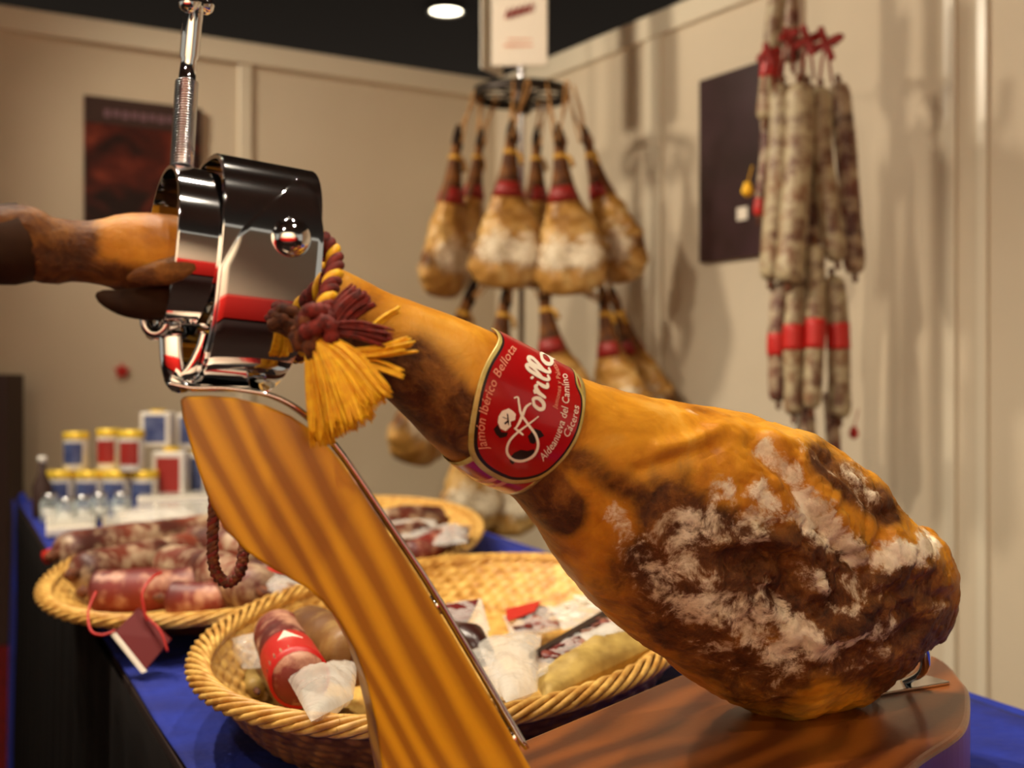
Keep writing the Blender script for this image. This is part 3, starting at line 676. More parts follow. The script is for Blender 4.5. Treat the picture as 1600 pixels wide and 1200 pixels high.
for x_ in (46, 57): stroke(a, [W(x_, 8), W(x_+9, 32), W(x_+7, 41), W(x_+2, 34), W(x_+1, 10), W(x_+4, 1), W(x_+9, 5)], 2.6, 5.2)
oo(70)
a.build('script_lettering', M['white'], LB, smooth=False)
# the little emblem: white map shape, dark boar silhouettes
def blob(pts, mat, name, off):
    b_ = [np.array(p, float) for p in pts]; c = np.mean(b_, axis=0); a = MB(); rows = []
    for r_ in (.01, .35, .7, 1): rows.append([surf(*inv(*(c+(p-c)*r_)), off) for p in b_])
    for q_ in range(3): a.grid([rows[q_], rows[q_+1]], wrap=True)
    return a.build(name, mat, LB, smooth=False)
blob([(782, 641), (792, 637), (797, 640), (803, 646), (802, 655), (795, 657), (796, 664), (788, 671), (780, 667), (776, 658), (777, 649)], M['white'], 'map_emblem', .0034)
for p0, p1 in (((783, 650), (790, 653)), ((786, 660), (792, 655)), ((790, 645), (792, 662))):
    a = MB(); 
    l = []; r = []
    for u in np.linspace(0, 1, 5):
        q_ = np.array(p0)*(1-u)+np.array(p1)*u; l.append(surf(*inv(q_[0]+1, q_[1]+1), .0037)); r.append(surf(*inv(q_[0]-1, q_[1]-1), .0037))
    a.grid([l, r]); a.build('map_line', M['ink'], LB, smooth=False)
blob([(770, 668), (776, 662), (782, 673), (792, 674), (790, 680), (780, 682), (774, 676)], M['ink'], 'boar_emblem', .0029)
blob([(795, 712), (802, 704), (812, 700), (822, 702), (832, 700), (834, 705), (824, 712), (822, 720), (815, 717), (805, 716), (800, 722), (796, 718)], M['ink'], 'boar_emblem', .0029)
blob([(822, 680), (832, 668), (842, 672), (848, 680), (838, 684), (832, 692), (826, 690)], M['ink'], 'boar_emblem', .0029)

# ------------------------------------------------------------------ cord with tassel on the shank
def braid(path, R_, r, turns, mats, parent, n=10, strands=3, names=None):
    path = [Vector(p) for p in path]; N = len(path); T0 = None
    fr_ = []; u = Vector((0, 0, 1)); 
    t0 = (path[1]-path[0]).normalized(); u = (u-t0*u.dot(t0)).normalized() if abs(t0.z) < .95 else Vector((1, 0, 0))
    for i in range(N):
        t = (path[min(i+1, N-1)]-path[max(i-1, 0)]).normalized(); u = (u-t*u.dot(t)).normalized(); fr_.append((u.copy(), t.cross(u)))
    for s_ in range(strands):
        pts = []
        for i in range(N):
            an = turns*2*math.pi*i/(N-1)+s_*2*math.pi/strands; pts.append(path[i]+fr_[i][0]*math.cos(an)*R_+fr_[i][1]*math.sin(an)*R_)
        a = MB(); a.tube(pts, r, n); a.build((names or ['cord_strand']*strands)[s_], mats[s_ % len(mats)], parent)
CD = thing('tasselled_cord', 'twisted red and yellow cord knotted round the ham shank with a yellow tassel', 'cord', P(500, 520, .66))
path = catmull([P(474, 378, .715), P(490, 368, .705), P(508, 378, .70), P(522, 400, .695), P(522, 428, .683), P(515, 452, .670), P(508, 478, .660), P(502, 505, .652)], 12)
braid(path, .0026, .0030, 5, [M['yellowcord'], M['redcord'], M['redcord']], CD)
i0 = inv(505, 470)[0]; path = [surf(i0+.06*(k_-36)*.6, 72+NA*k_/72, .0022) for k_ in range(0, 73)]
path = [surf(i0-2+4*math.sin(k_/72*6.28), 72+NA*k_/72, .0028) for k_ in range(0, 73)]
braid(path, .0024, .0028, 15, [M['yellowcord'], M['redcord'], M['redcord']], CD)
# knot
for k_, (c, ax, R_, mt) in enumerate(((P(492, 512, .655), (1, .2, .1), .0105, 'browncord'), (P(500, 520, .650), (.3, .4, 1), .0105, 'redcord'), (P(486, 522, .653), (.2, 1, .3), .0095, 'browncord'), (P(490, 535, .652), (1, 0, 1), .0085, 'browncord'), (P(494, 500, .65), (0, 1, .2), .007, 'redcord'))):
    q = Vector(ax).to_track_quat('Z', 'Y'); pts = [c+q @ Vector((math.cos(t_)*R_*.75, math.sin(t_)*R_*.75, .004*math.sin(3*t_))) for t_ in np.linspace(0, 2*math.pi, 40)]
    a = MB(); a.tube(pts, [.0044+.0008*math.sin(i*2.2) for i in range(40)], 12, cap=False); a.build('knot', M[mt], CD)
def tassel(p0, p1, n, spread0, spread1, mt, parent, r=.0009, sag=.004, name='tassel'):
    a = MB(); ax = (p1-p0).normalized(); u = ax.cross(Vector((0, 1, 0))).normalized(); v = ax.cross(u)
    for i in range(n):
        a_ = random.uniform(0, 6.28); rr_ = math.sqrt(random.random()); o0 = (u*math.cos(a_)+v*math.sin(a_)*.6)*rr_
        L = 1+random.uniform(-.10, .05); q0 = p0+o0*spread0; q3 = lerp(p0, p1, L)+o0*spread1
        m_ = lerp(q0, q3, .5)+Vector((random.uniform(-1, 1), random.uniform(-1, 1), random.uniform(-1, 1)))*.0013+Vector((0, 0, sag))
        a.tube(catmull([q0, m_, q3], 5), [r*random.uniform(.8, 1.25)]*10+[r*.6], 6)
    return a.build(name, mt, parent)
kn = P(494, 528, .648)
tassel(kn, P(590, 632, .64), 150, .004, .0115, M['yellowcord'], CD, .00062); tassel(kn, P(548, 668, .64), 230, .005, .0145, M['yellowcord'], CD, .00062)
tassel(P(486, 535, .65), P(506, 690, .648), 120, .003, .0075, M['yellowcord'], CD, .00062)
tassel(P(500, 515, .65), P(612, 530, .645), 26, .003, .006, M['redcord'], CD, .0007, .002); tassel(P(520, 552, .652), P(646, 538, .645), 14, .002, .005, M['yellowcord'], CD, .0009, -.002)
tassel(P(540, 568, .652), P(630, 586, .645), 5, .001, .0025, M['yellowcord'], CD, .0008, .003); tassel(P(580, 510, .662), P(624, 482, .668), 7, .001, .0035, M['yellowcord'], CD, .0009, 0)
tassel(P(512, 525, .655), P(568, 462, .665), 110, .005, .009, M['redcord'], CD, .0008, .003, 'red_tassel')
# brown cord loop hanging behind the post
BC = thing('hanging_cord_loop', 'brown twisted cord loop hanging down beside the wooden post', 'cord', P(350, 780, .72))
path = catmull([P(362, 640, .745), P(338, 730, .74), P(334, 800, .735), P(332, 860, .73), P(338, 895, .73), P(356, 910, .73), P(374, 895, .73), P(381, 860, .735), P(384, 820, .742), P(400, 740, .75), P(402, 640, .748)], 10)
braid(path, .0017, .0023, 22, [M['browncord'], M['redcord'], M['browncord']], BC)

# ------------------------------------------------------------------ baskets
def basket(label, cen, a_, b_, rot, hrim, zrim, group='wicker baskets on the table', nrow=8, tilt=0):
    t = thing('wicker_basket', label, 'basket', (cen[0], cen[1], zt), group)
    R = Matrix.Rotation(rot, 3, 'Z'); C_ = Vector((cen[0], cen[1], 0)); depth = zrim-zt
    def pt(u, k_, z, dr=0): return C_+R @ Vector((math.cos(u)*(a_*k_+dr), math.sin(u)*(b_*k_+dr), 0))+Vector((0, 0, z))
    NU = 560; st_ = 70
    def wall(side):
        rows = []
        NR_ = nrow*6
        for i in range(NR_+1):
            f = i/NR_; z = zt+.004+(depth-.006)*f; k_ = .80+.19*f**.8; row = []
            ri = math.floor(f*nrow-1e-6)
            for j in range(NU):
                u = 2*math.pi*j/NU; s_ = math.sin(u*st_+math.pi*ri+f*6)*.5+.5; bulge = abs(math.sin(math.pi*f*nrow))
                row.append(pt(u, k_, z, (.0035*bulge*(s_ if side > 0 else 1-s_)+.0015)*side))
            rows.append(row)
        return rows
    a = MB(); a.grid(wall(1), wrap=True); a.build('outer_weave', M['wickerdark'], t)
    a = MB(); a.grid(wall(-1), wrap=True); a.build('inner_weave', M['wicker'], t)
    rows = []
    for i in range(30):
        f = max(.01, i/29*.81); rows.append([pt(2*math.pi*j/280, f, zt+.005+.002*math.sin(j*math.pi/2+i*math.pi)+.001) for j in range(280)])
    a = MB(); a.grid(rows, wrap=True); a.build('basket_base', M['wicker'], t)
    a = MB(); ns = 7; n_ = 420
    for s_ in range(ns):
        pts = []
        for j in range(n_+1):
            u = 2*math.pi*j/n_; an = 14*u+s_*2*math.pi/ns
            pts.append(pt(u, 1.0, zrim+.0065*math.sin(an)-.003, .010*math.cos(an)))
        a.tube(pts, .0030, 6, cap=False)
    a.build('braided_rim', M['wicker'], t)
    return t, pt
def fit(pts, h):
    g_ = [G(x, y, h) for x, y in pts]; X = np.array([[p.x, p.y] for p in g_]); A = np.c_[X[:, 0]**2, X[:, 0]*X[:, 1], X[:, 1]**2, X[:, 0], X[:, 1]]
    s_, *_ = np.linalg.lstsq(A, np.ones(len(X)), rcond=None); A2 = np.array([[s_[0], s_[1]/2], [s_[1]/2, s_[2]]]); c = np.linalg.solve(-2*A2, s_[3:5])
    k_ = 1+c @ A2 @ c; ev, V = np.linalg.eigh(A2/k_); ax = 1/np.sqrt(np.abs(ev)); print('basket fit', c, ax, ev); return c, ax[0], ax[1], math.atan2(V[1, 0], V[0, 0])
HRB, HRA = .262, .285
bB = fit([(327, 1010), (350, 1060), (420, 1108), (520, 1138), (640, 1142), (780, 1115), (900, 1072), (1045, 1018), (345, 975), (410, 938), (480, 916), (700, 878), (800, 868), (880, 872)], HRB)
bA = fit([(88, 880), (106, 918), (135, 942), (200, 970), (280, 976), (400, 962), (500, 938), (758, 835), (745, 810), (700, 790), (600, 778), (640, 882), (700, 864)], HRA)
tB, ptB = basket('wicker basket of packed meats, nearest the ham stand', bB[0], bB[1], bB[2], bB[3], 0, ZC-HRB)
tA, ptA = basket('wicker basket heaped with salamis, farther left behind the post', bA[0], bA[1], bA[2], bA[3], 0, ZC-HRA)

# ------------------------------------------------------------------ sausages
def sausage(name, label, cat, p0, p1, r, mt, group, bend=.01, parent=None, ends=True, endm='browncord', bands=()):
    p0, p1 = Vector(p0), Vector(p1); t = thing(name, label, cat, lerp(p0, p1, .5), group)
    side = Vector((random.uniform(-1, 1), random.uniform(-1, 1), random.uniform(-.4, .6)))*bend
    path = [Vector(p) for p in catmull([p0, lerp(p0, p1, .35)+side, lerp(p0, p1, .7)+side*.6, p1], 12)]; N = len(path); rr_ = []
    sd = random.random()*9
    for i in range(N):
        u = i/(N-1); e = min(1, (1-abs(2*u-1)**7)**.5+.12); rr_.append(r*e*(1+.10*noise.noise(Vector((u*5, sd, 0)))))
    a = MB(); a.tube(path, rr_, 22); o = a.build('sausage_body', mt, t)
    if ends:
        for q_, d in ((p0, (p0-path[2]).normalized()), (p1, (p1-path[-3]).normalized())):
            a = MB(); a.tube([q_-d*.004, q_+d*.006, q_+d*.010, q_+d*.02], [r*.30, r*.22, r*.34, r*.12], 10); a.build('tied_end', M[endm], t)
    for bnd in bands:
        i_ = int(bnd*(N-1)); a = MB(); lo, hi = max(i_-3, 1), min(i_+3, N-2); a.tube(path[lo:hi+1], [x*1.05+.0006 for x in rr_[lo:hi+1]], 22); a.build('red_band', M['redplastic'], t)
    return t
TA = (ZC-HT)
def SA(px, py, up=0, h=None): 
    return G(px, py, h or (HT-.055))+Vector((0, 0, up))
gA = 'salamis heaped in the left basket'
SAL = [ # ends in picture, height below the eye, radius, material, label
 ((88, 868), (332, 832), .280, .034, 'salami', 'long red salami lying across the back of the left basket'),
 ((118, 897), (300, 862), .275, .032, 'salami', 'whitish moulded salami in the middle of the left basket'),
 ((142, 925), (318, 918), .287, .030, 'salamired', 'dark red salami at the front rim of the left basket'),
 ((255, 880), (408, 925), .268, .031, 'salami', 'mouldy salami slanting down towards the cord loop'),
 ((300, 850), (420, 868), .272, .032, 'salami', 'salami end behind the hanging brown cord loop'),
 ((262, 935), (362, 938), .290, .024, 'salamired', 'short red salami at the front of the left basket'),
 ((392, 905), (478, 915), .278, .028, 'salami', 'pinkish salami right of the cord loop in the left basket'),
 ((400, 850), (500, 880), .272, .030, 'salami', 'speckled salami next to the post in the left basket'),
 ((330, 822), (470, 838), .280, .028, 'salamired', 'red salami at the far side of the left basket behind the post'),
 ((590, 850), (660, 838), .272, .030, 'salami', 'pale salami seen just right of the post in the left basket'),
 ((640, 868), (712, 842), .278, .024, 'salamired', 'red salami at the right end of the left basket'),
 ((590, 822), (690, 812), .285, .030, 'salami', 'mouldy salami at the far right end of the left basket')]
for p0, p1, h, r, mt, lb in SAL:
    sausage('salami', lb, 'salami', G(*p0, h), G(*p1, h), r, M[mt], gA, .012)
# bottom layer that the visible ones lie on
for k_, (p0, p1) in enumerate((((150, 905), (300, 905)), ((240, 925), (420, 915)), ((330, 880), (470, 900)), ((560, 850), (660, 850)), ((420, 850), (560, 850)))):
    sausage('salami', 'salami buried in the left basket, under '+['the long red one', 'the slanting one', 'the cord loop', 'the pale one', 'the post'][k_], 'salami', G(*p0, .312), G(*p1, .312), .024, M['salami'], gA, .01)
# red tag hanging over the rim, red strings
TG = thing('hanging_tag', 'dark red folded card tag hanging over the left basket rim', 'tag', G(215, 960, .285))
q0 = P(206, 948, 1.47); tagp = [P(216, 950, 1.45), P(266, 1000, 1.43), P(224, 1050, 1.40), P(176, 990, 1.42)]
a = MB(); a.prism(tagp, (.001, .003, 0)); a.build('card', M['darkred'], TG, smooth=False)
a = MB(); a.prism([P(173, 992, 1.418), P(177, 988, 1.418), P(227, 1050, 1.398), P(221, 1052, 1.398)], (.001, .004, 0)); a.build('card_edge', M['paper'], TG, smooth=False)
a = MB(); a.tube(catmull([P(230, 970, 1.43), P(222, 930, 1.44), P(236, 905, 1.46), P(252, 895, 1.48)], 6), .0016, 8); a.tube(catmull([P(225, 960, 1.44), P(250, 985, 1.42), P(262, 1018, 1.41)], 6), .0014, 8)
a.tube(catmull([P(150, 925, 1.46), P(138, 955, 1.44), P(142, 985, 1.42), P(160, 992, 1.415), P(180, 985, 1.42)], 6), .0016, 8); a.build('string', M['redplastic'], TG)
for k_, (pts, lb) in enumerate((([(70, 872), (88, 866), (100, 872), (108, 878)], 'red netting clip on the far left salami end'), ([(76, 905), (70, 935), (66, 950)], 'thin red string hanging outside the left basket'))):
    a = MB(); Y_ = 2.02 if k_ == 0 else 1.82; a.tube([P(x, y, Y_) for x, y in pts], [.012, .014, .012, .006] if k_ == 0 else .002, 10)
    tag(a.build('red_clip' if k_ == 0 else 'red_string', M['redplastic']), lb, 'clip' if k_ == 0 else 'string')
# ---- packs and pouches
def pouch(name, label, corners, h, mt, th=.012, parts=None, group=None, sd=0, cat='pack', Ys=None):
    """corners: four picture points (clockwise) with eye drop h per corner -> puffy crumpled pouch"""
    hs = h if hasattr(h, '__len__') else [h]*4
    c = [G(x, y, hh) for (x, y), hh in zip(corners, hs)]; m_ = sum(c, Vector())/4
    t = thing(name, label, cat, m_, group); n = 26; nn = (c[1]-c[0]).cross(c[3]-c[0]).normalized(); nn = nn if nn.z > 0 else -nn
    def lay_(sg):
        rows = []
        for i in range(n+1):
            row = []
            for j in range(n+1):
                u, v = i/n, j/n; p = lerp(lerp(c[0], c[1], u), lerp(c[3], c[2], u), v); e = (math.sin(math.pi*u)*math.sin(math.pi*v))**.5
                k_ = noise.fractal(Vector((p.x*30+sd, p.y*30, 0)), .9, 2, 4)
                row.append(p+nn*(sg*th*.5*e+.007*k_*e))
            rows.append(row)
        return rows
    a = MB(); a.grid(lay_(1)); a.grid(lay_(-1)); a.build('film', mt, t)
    return t, c, nn
gB = 'packs in the near basket'
def slices(t, c, nn, n, mt, r=.012, z=.004):
    a = MB()
    for i in range(n):
        u, v = random.uniform(.12, .88), random.uniform(.15, .85); p = lerp(lerp(c[0], c[1], u), lerp(c[3], c[2], u), v)+nn*z*random.uniform(.2, 1.2)
        R = (nn+Vector((random.uniform(-.3, .3), random.uniform(-.3, .3), 0))).to_track_quat('Z', 'Y').to_matrix(); a.lathe([(r, -.001), (r, .001)], 12, p, R)
    a.build('slices', mt, t)['kind'] = 'stuff'
# left part of the near basket
t = sausage('salami', 'thick red salami with red and white label in the near basket', 'salami', G(434, 985, .262), G(470, 1064, .262), .026, M['salamired'], None, .002)
a = MB(); A0, A1 = G(451, 1028, .262), G(468, 1060, .262); a.tube([lerp(A0, A1, k_/6) for k_ in range(7)], .0272, 26); a.build('paper_band', M['redplastic'], t)
p_ = lerp(A0, A1, .15); a = MB(); a.box((-.010, -.001, -.010), (.010, .001, .010), Matrix.Rotation(-.75, 3, 'X') @ Matrix.Rotation(.4, 3, 'Y'), p_+Vector((.002, -.0215, .0215))); a.build('price_sticker', M['white'], t, smooth=False)
sausage('salami', 'brown speckled salami behind the wooden post in the near basket', 'salami', G(478, 985, .262), G(560, 1030, .262), .030, M['brownsal'], None, .002)
pouch('plastic_bag', 'crumpled clear plastic bag at the front left of the near basket', [(446, 1055), (560, 1035), (552, 1092), (486, 1128)], [.262, .262, .262, .25], M['milky'], .03, sd=4, cat='bag')
pouch('plastic_bag', 'thin clear bag against the left wall of the near basket', [(350, 1000), (420, 985), (430, 1040), (380, 1045)], [.275, .275, .30, .30], M['clear'], .02, sd=9, cat='bag')
sausage('salami', 'small brown dried sausage at the bottom left of the near basket', 'sausage', G(395, 1035, .315), G(452, 1090, .315), .013, M['brownsal'], None, .006)
sausage('salami', 'small dried sausage beside the bag at the near basket bottom', 'sausage', G(372, 1030, .315), G(400, 1078, .315), .011, M['beige'], None, .006)
# right of the post
t, c, nn = pouch('meat_pack', 'brown and red vacuum pack just right of the post', [(672, 948), (752, 935), (766, 985), (700, 1000)], [.255, .25, .27, .275], M['clear'], .014, sd=1)
a = MB(); a.prism([lerp(c[0], c[2], .12), lerp(c[1], c[3], .1), lerp(c[2], c[0], .35), lerp(c[3], c[1], .35)], nn*.004); a.build('card', M['darkred'], t, smooth=False)
t, c, nn = pouch('meat_pack', 'dark vacuum-packed piece of meat beside the post', [(700, 975), (762, 985), (766, 1030), (712, 1020)], [.262, .262, .28, .28], M['clear'], .02, sd=2)
a = MB(); a.tube([lerp(c[0], c[2], .15)-nn*.004, lerp(c[0], c[2], .5), lerp(c[0], c[2], .85)-nn*.004], [.012, .02, .012], 16); a.build('meat', pbr('dark_meat', srgb(50, 20, 14), .3), t)
pouch('plastic_bag', 'large shiny clear plastic bag in the middle of the near basket', [(742, 1000), (846, 992), (840, 1080), (790, 1098)], [.270, .275, .27, .262], M['milky'], .03, sd=3, cat='bag')
pouch('plastic_bag', 'narrow clear bag edge beside the metal strap of the post', [(704, 1010), (770, 1035), (812, 1085), (770, 1090)], [.285, .285, .268, .268], M['clear'], .03, sd=6, cat='bag')
t, c, nn = pouch('sliced_pack', 'pack of sliced chorizo with red label at the far side of the near basket', [(786, 962), (860, 945), (905, 975), (800, 1000)], .30, M['clear'], .014, sd=5)
slices(t, c, nn, 26, M['salamired'], .012); a = MB(); a.prism([lerp(c[0], c[2], .03)+nn*.008, lerp(c[0], c[1], .8)+nn*.008, lerp(c[0], c[2], .42)+nn*.009, lerp(c[0], c[3], .55)+nn*.008], nn*.001); a.build('red_label', M['redplastic'], t, smooth=False)
t, c, nn = pouch('sliced_pack', 'clear pack with green printing tucked under the ham', [(860, 950), (925, 925), (960, 960), (880, 985)], .285, M['clear'], .012, sd=8)
slices(t, c, nn, 14, M['paper'], .01)
t, c, nn = pouch('sliced_pack', 'long pack of sliced red sausage with black edge under the ham', [(826, 1036), (955, 958), (985, 975), (836, 1062)], [.275, .27, .27, .275], M['clear'], .014, sd=11)
slices(t, c, nn, 60, M['salamired'], .009, .005)
a = MB(); a.prism([c[0]+nn*.006, c[1]+nn*.006, lerp(c[1], c[2], .35)+nn*.006, lerp(c[0], c[3], .22)+nn*.006], nn*.003); a.build('black_edge', M['ink'], t, smooth=False)
t, c, nn = pouch('wrapped_piece', 'beige cloth-wrapped piece along the right rim of the near basket', [(832, 1060), (985, 990), (1032, 1005), (850, 1092)], [.285, .272, .272, .285], M['beige'], .04, sd=13, cat='package')
t, c, nn = pouch('white_pack', 'white and silver flat pack lying beside the ham underside', [(905, 992), (992, 958), (1000, 975), (925, 1010)], .262, M['milky'], .008, sd=15)
# pinkish packs in the right end of the left basket
for k_, (cs, lb) in enumerate(((((610, 815), (680, 812), (690, 838), (615, 842)), 'pink vacuum pack in the right end of the left basket'), (((680, 822), (735, 822), (730, 848), (676, 852)), 'pale pack with red spots against the right rim of the left basket'), (((405, 905), (445, 892), (476, 915), (430, 935)), 'clear film with red label on the salamis by the post'))):
    t, c, nn = pouch('meat_pack', lb, cs, .262, M['clear'], .02, sd=20+k_); slices(t, c, nn, 16, M['salami'], .014)
    if k_ == 2:
        a = MB(); a.prism([lerp(c[0], c[1], .2)+nn*.012, lerp(c[0], c[1], .6)+nn*.012, lerp(c[0], c[2], .6)+nn*.012, lerp(c[0], c[2], .3)+nn*.012], nn*.001); a.build('red_label', M['redplastic'], t, smooth=False)

# ------------------------------------------------------------------ tins, jars and trays at the far end of the table
def tin(px, topy, boty, wpx, Y, lab, label, square=False, zb=None):
    wd = wpx/F*Y/2; z1 = ZC-(topy-600)/F*Y; z0_ = ZC-(boty-600)/F*Y if zb is None else zb
    c = Vector(((px-800)/F*Y, Y, z0_)); t = thing('tin', label, 'tin', c, 'tins at the far end of the table'); h = z1-z0_
    a = MB()
    if square: a.box((-wd, -wd*.8, 0), (wd, wd*.8, h*.93), None, c); a.build('tin_body', M['tin'], t, smooth=False, bevel=.003)
    else: a.lathe([(wd*.96, 0), (wd, .003), (wd, h*.86)], 28, c); a.build('tin_body', M['tin'], t, auto=40)
    a = MB()
    if square: a.lathe([(wd*.5, h*.93), (wd*.5, h)], 20, c); 
    else: a.lathe([(wd*1.03, h*.82), (wd*1.05, h*.85), (wd*1.05, h*.97), (wd*.98, h), (.001, h)], 28, c)
    a.build('lid', M['yellowlid'], t, auto=40)
    a = MB(); yy = -wd*.8-.0015 if square else 0
    if square: a.box((-wd*.72, yy, h*.12), (wd*.72, yy+.001, h*.84), None, c); a.build('tin_label', M[lab], t, smooth=False)
    else:
        rows = [[c+Vector((wd*1.012*math.cos(u), wd*1.012*math.sin(u), z)) for u in np.linspace(-2.5, -.75, 16)] for z in (h*.16, h*.72)]
        a.grid(rows); a.build('tin_label', M[lab], t)
    return z1
zl_ = zt+.001
for px, lb in ((95, 'leftmost tin of the lower row with yellow lid'), (140, 'second tin of the lower row with yellow lid, under the blue one'), (182, 'third yellow-lidded tin of the lower row'), (226, 'fourth yellow-lidded tin of the lower row')):
    zt_ = tin(px, 735, 796, 42, 3.22, 'bluelabel', lb, zb=zl_)
tin(119, 675, 735, 38, 3.24, 'bluelabel', 'upper tin with blue label and yellow lid, leftmost of the stack', zb=zt_+.001)
tin(170, 670, 735, 36, 3.26, 'redlabel', 'upper tin with red label, left of its red-labelled twin', zb=zt_+.001)
tin(206, 672, 735, 38, 3.20, 'redlabel', 'upper tin with red label, right of its twin and nearer', zb=zt_+.001)
z2 = tin(268, 698, 796, 50, 3.28, 'redlabel', 'tall square tin with dark red label beside the post', True, zb=zl_)
tin(247, 640, 698, 46, 3.30, 'bluelabel', 'topmost square tin with blue label', True, zb=z2+.001)
z2 = tin(305, 700, 796, 44, 3.36, 'bluelabel', 'square tin half hidden by the top of the post', True, zb=zl_)
tin(300, 642, 700, 40, 3.36, 'bluelabel', 'upper square tin mostly hidden behind the post', True, zb=z2+.001)
def gjar(px, Y, wpx, hpx, label):
    wd = wpx/F*Y/2; h = hpx/F*Y; c = Vector(((px-800)/F*Y, Y, zl_)); t = thing('glass_jar', label, 'jar', c, 'glass jars in front of the tins')
    a = MB(); a.lathe([(wd*.9, 0), (wd, .004), (wd, h*.7), (wd*.7, h*.85), (wd*.7, h*.95)], 24, c, caps=False); a.build('glass', M['glass'], t)
    a = MB(); a.lathe([(wd*.74, h*.88), (wd*.76, h), (.001, h*1.01)], 24, c); a.build('lid', M['steel'], t)
    a = MB(); a.lathe([(wd*.8, .004), (wd*.85, h*.5), (.001, h*.5)], 20, c); a.build('contents', M['tin'], t)
for px, Y, lb in ((78, 2.98, 'leftmost glass jar at the table edge'), (104, 2.9, 'second glass jar, in front of the yellow lids'), (130, 2.95, 'third glass jar from the left'), (156, 3.0, 'fourth glass jar from the left'), (190, 3.02, 'fifth glass jar, right of the others')):
    gjar(px, Y, 30, 44, lb)
a = MB(); c = Vector(((66-800)/F*3.1, 3.1, zl_)); a.lathe([(.022, 0), (.024, .005), (.024, .08), (.010, .11), (.009, .14)], 20, c)
t = thing('dark_bottle', 'small dark bottle with pale cap left of the tins', 'bottle', c); a.build('bottle_body', M['brownbox'], t)
a = MB(); a.lathe([(.011, .138), (.011, .155), (.001, .156)], 16, c); a.build('cap', M['tin'], t)
def tray(corn, h, label, mt='paper', up=.0):
    c = [G(x, y, HT-.001)+Vector((0, 0, up)) for x, y in corn]; m_ = sum(c, Vector())/4; t = thing('white_tray', label, 'tray', m_, 'white trays at the far end of the table')
    a = MB(); a.prism(c, (0, 0, h)); a.build('tray_body', M[mt], t, smooth=False, bevel=.004)
    c2 = [lerp(x, m_, .06)+Vector((0, 0, h)) for x in c]; a = MB(); a.prism(c2, (0, 0, .006)); a.build('film_cover', M['milky'], t, smooth=False)
tray([(72, 840), (150, 834), (150, 812), (72, 815)], .020, 'long white tray at the left table edge before the jars')
tray([(160, 838), (232, 834), (232, 815), (160, 817)], .014, 'flat beige tray between the two white ones', 'beige')
tray([(240, 838), (330, 834), (330, 806), (240, 808)], .035, 'taller white wrapped tray near the post')
tray([(215, 806), (340, 800), (340, 790), (215, 792)], .045, 'white wrapped tray directly before the square tins')
pouch('plastic_bag', 'shiny clear bag lying on the white trays', [(180, 800), (300, 795), (320, 815), (190, 822)], .29, M['milky'], .03, sd=31, cat='bag')
# blue cloth gathered at the far corner
a = MB(); a.tube(catmull([P(34, 778, 3.55), P(44, 800, 3.5), P(52, 818, 3.45), P(60, 838, 3.2)], 6), [.02]*6+[.028]*6+[.018]*7, 14, .6)
tag(a.build('cloth_fold', M['blue']), 'bunched blue cloth fold at the far left corner of the table', 'cloth')

# ------------------------------------------------------------------ hams hanging in the corner
YH = 3.9
RK = thing('hanging_rack', 'round dark metal ring rack hanging in the corner with the hams', 'rack', P(815, 150, YH))
rc = P(815, 148, YH); a = MB()
for rr_, z_ in ((.150, 0), ):
    n = 64; rows = []
    for dr2, dz in ((0, -.016), (.004, -.016), (.004, .016), (0, .016), (0, -.016)): rows.append([rc+Vector(((rr_+dr2)*math.cos(2*math.pi*k_/n), (rr_+dr2)*math.sin(2*math.pi*k_/n), dz)) for k_ in range(n)])
    a.grid(rows, wrap=True)
a.build('ring', M['darkmetal'], RK)
a = MB(); 
for k_ in range(4):
    an = k_*math.pi/4; a.tube([rc+Vector((.15*math.cos(an), .15*math.sin(an), 0)), rc-Vector((.15*math.cos(an), .15*math.sin(an), 0))], .005, 8)
a.lathe([(.03, -.06), (.035, -.03), (.035, .03), (.02, .05)], 20, rc); a.build('hub', M['darkmetal'], RK)
a = MB(); a.tube([rc+Vector((0, 0, -.9)), rc+Vector((0, 0, .0)), Vector((rc.x, rc.y, ZC+2.49))], .010, 12); a.build('pole', M['steel'], RK)
HS = thing('hanging_sign', 'white hanging sign with a red mark above the ham rack', 'sign', P(812, 105, YH))
a = MB(); c = P(812, 108, YH-.02); a.box((-.088, -.012, 0), (.088, .0, .34), Matrix.Rotation(-.06, 3, 'Z'), c+Vector((0, -.03, 0))); a.build('sign_panel', M['white'], HS, smooth=False, bevel=.003)
a = MB(); a.box((-.03, -.05, 0), (-.026, .09, .33), Matrix.Rotation(-.5, 3, 'Z'), c+Vector((-.075, .06, .01))); a.build('sign_side', M['paper'], HS, smooth=False)
a = MB(); 
for k_ in range(5):
    x0 = -.045+k_*.019; a.tube([c+Vector((x0, -.0445, .148+k_*.005)), c+Vector((x0+.009, -.0445, .178+k_*.005)), c+Vector((x0+.014, -.0445, .150+k_*.005)), c+Vector((x0+.02, -.0445, .172+k_*.005))], .0055, 6, .15, up=(0, 0, 1))
a.build('red_mark', M['redlabel'], HS)
a = MB(); a.box((-.05, 0, .06), (.05, .001, .066), None, c+Vector((0, -.0445, 0))); a.box((-.04, 0, .08), (.04, .001, .084), None, c+Vector((0, -.0445, 0))); a.build('fine_print', M['pinkink'], HS, smooth=False)

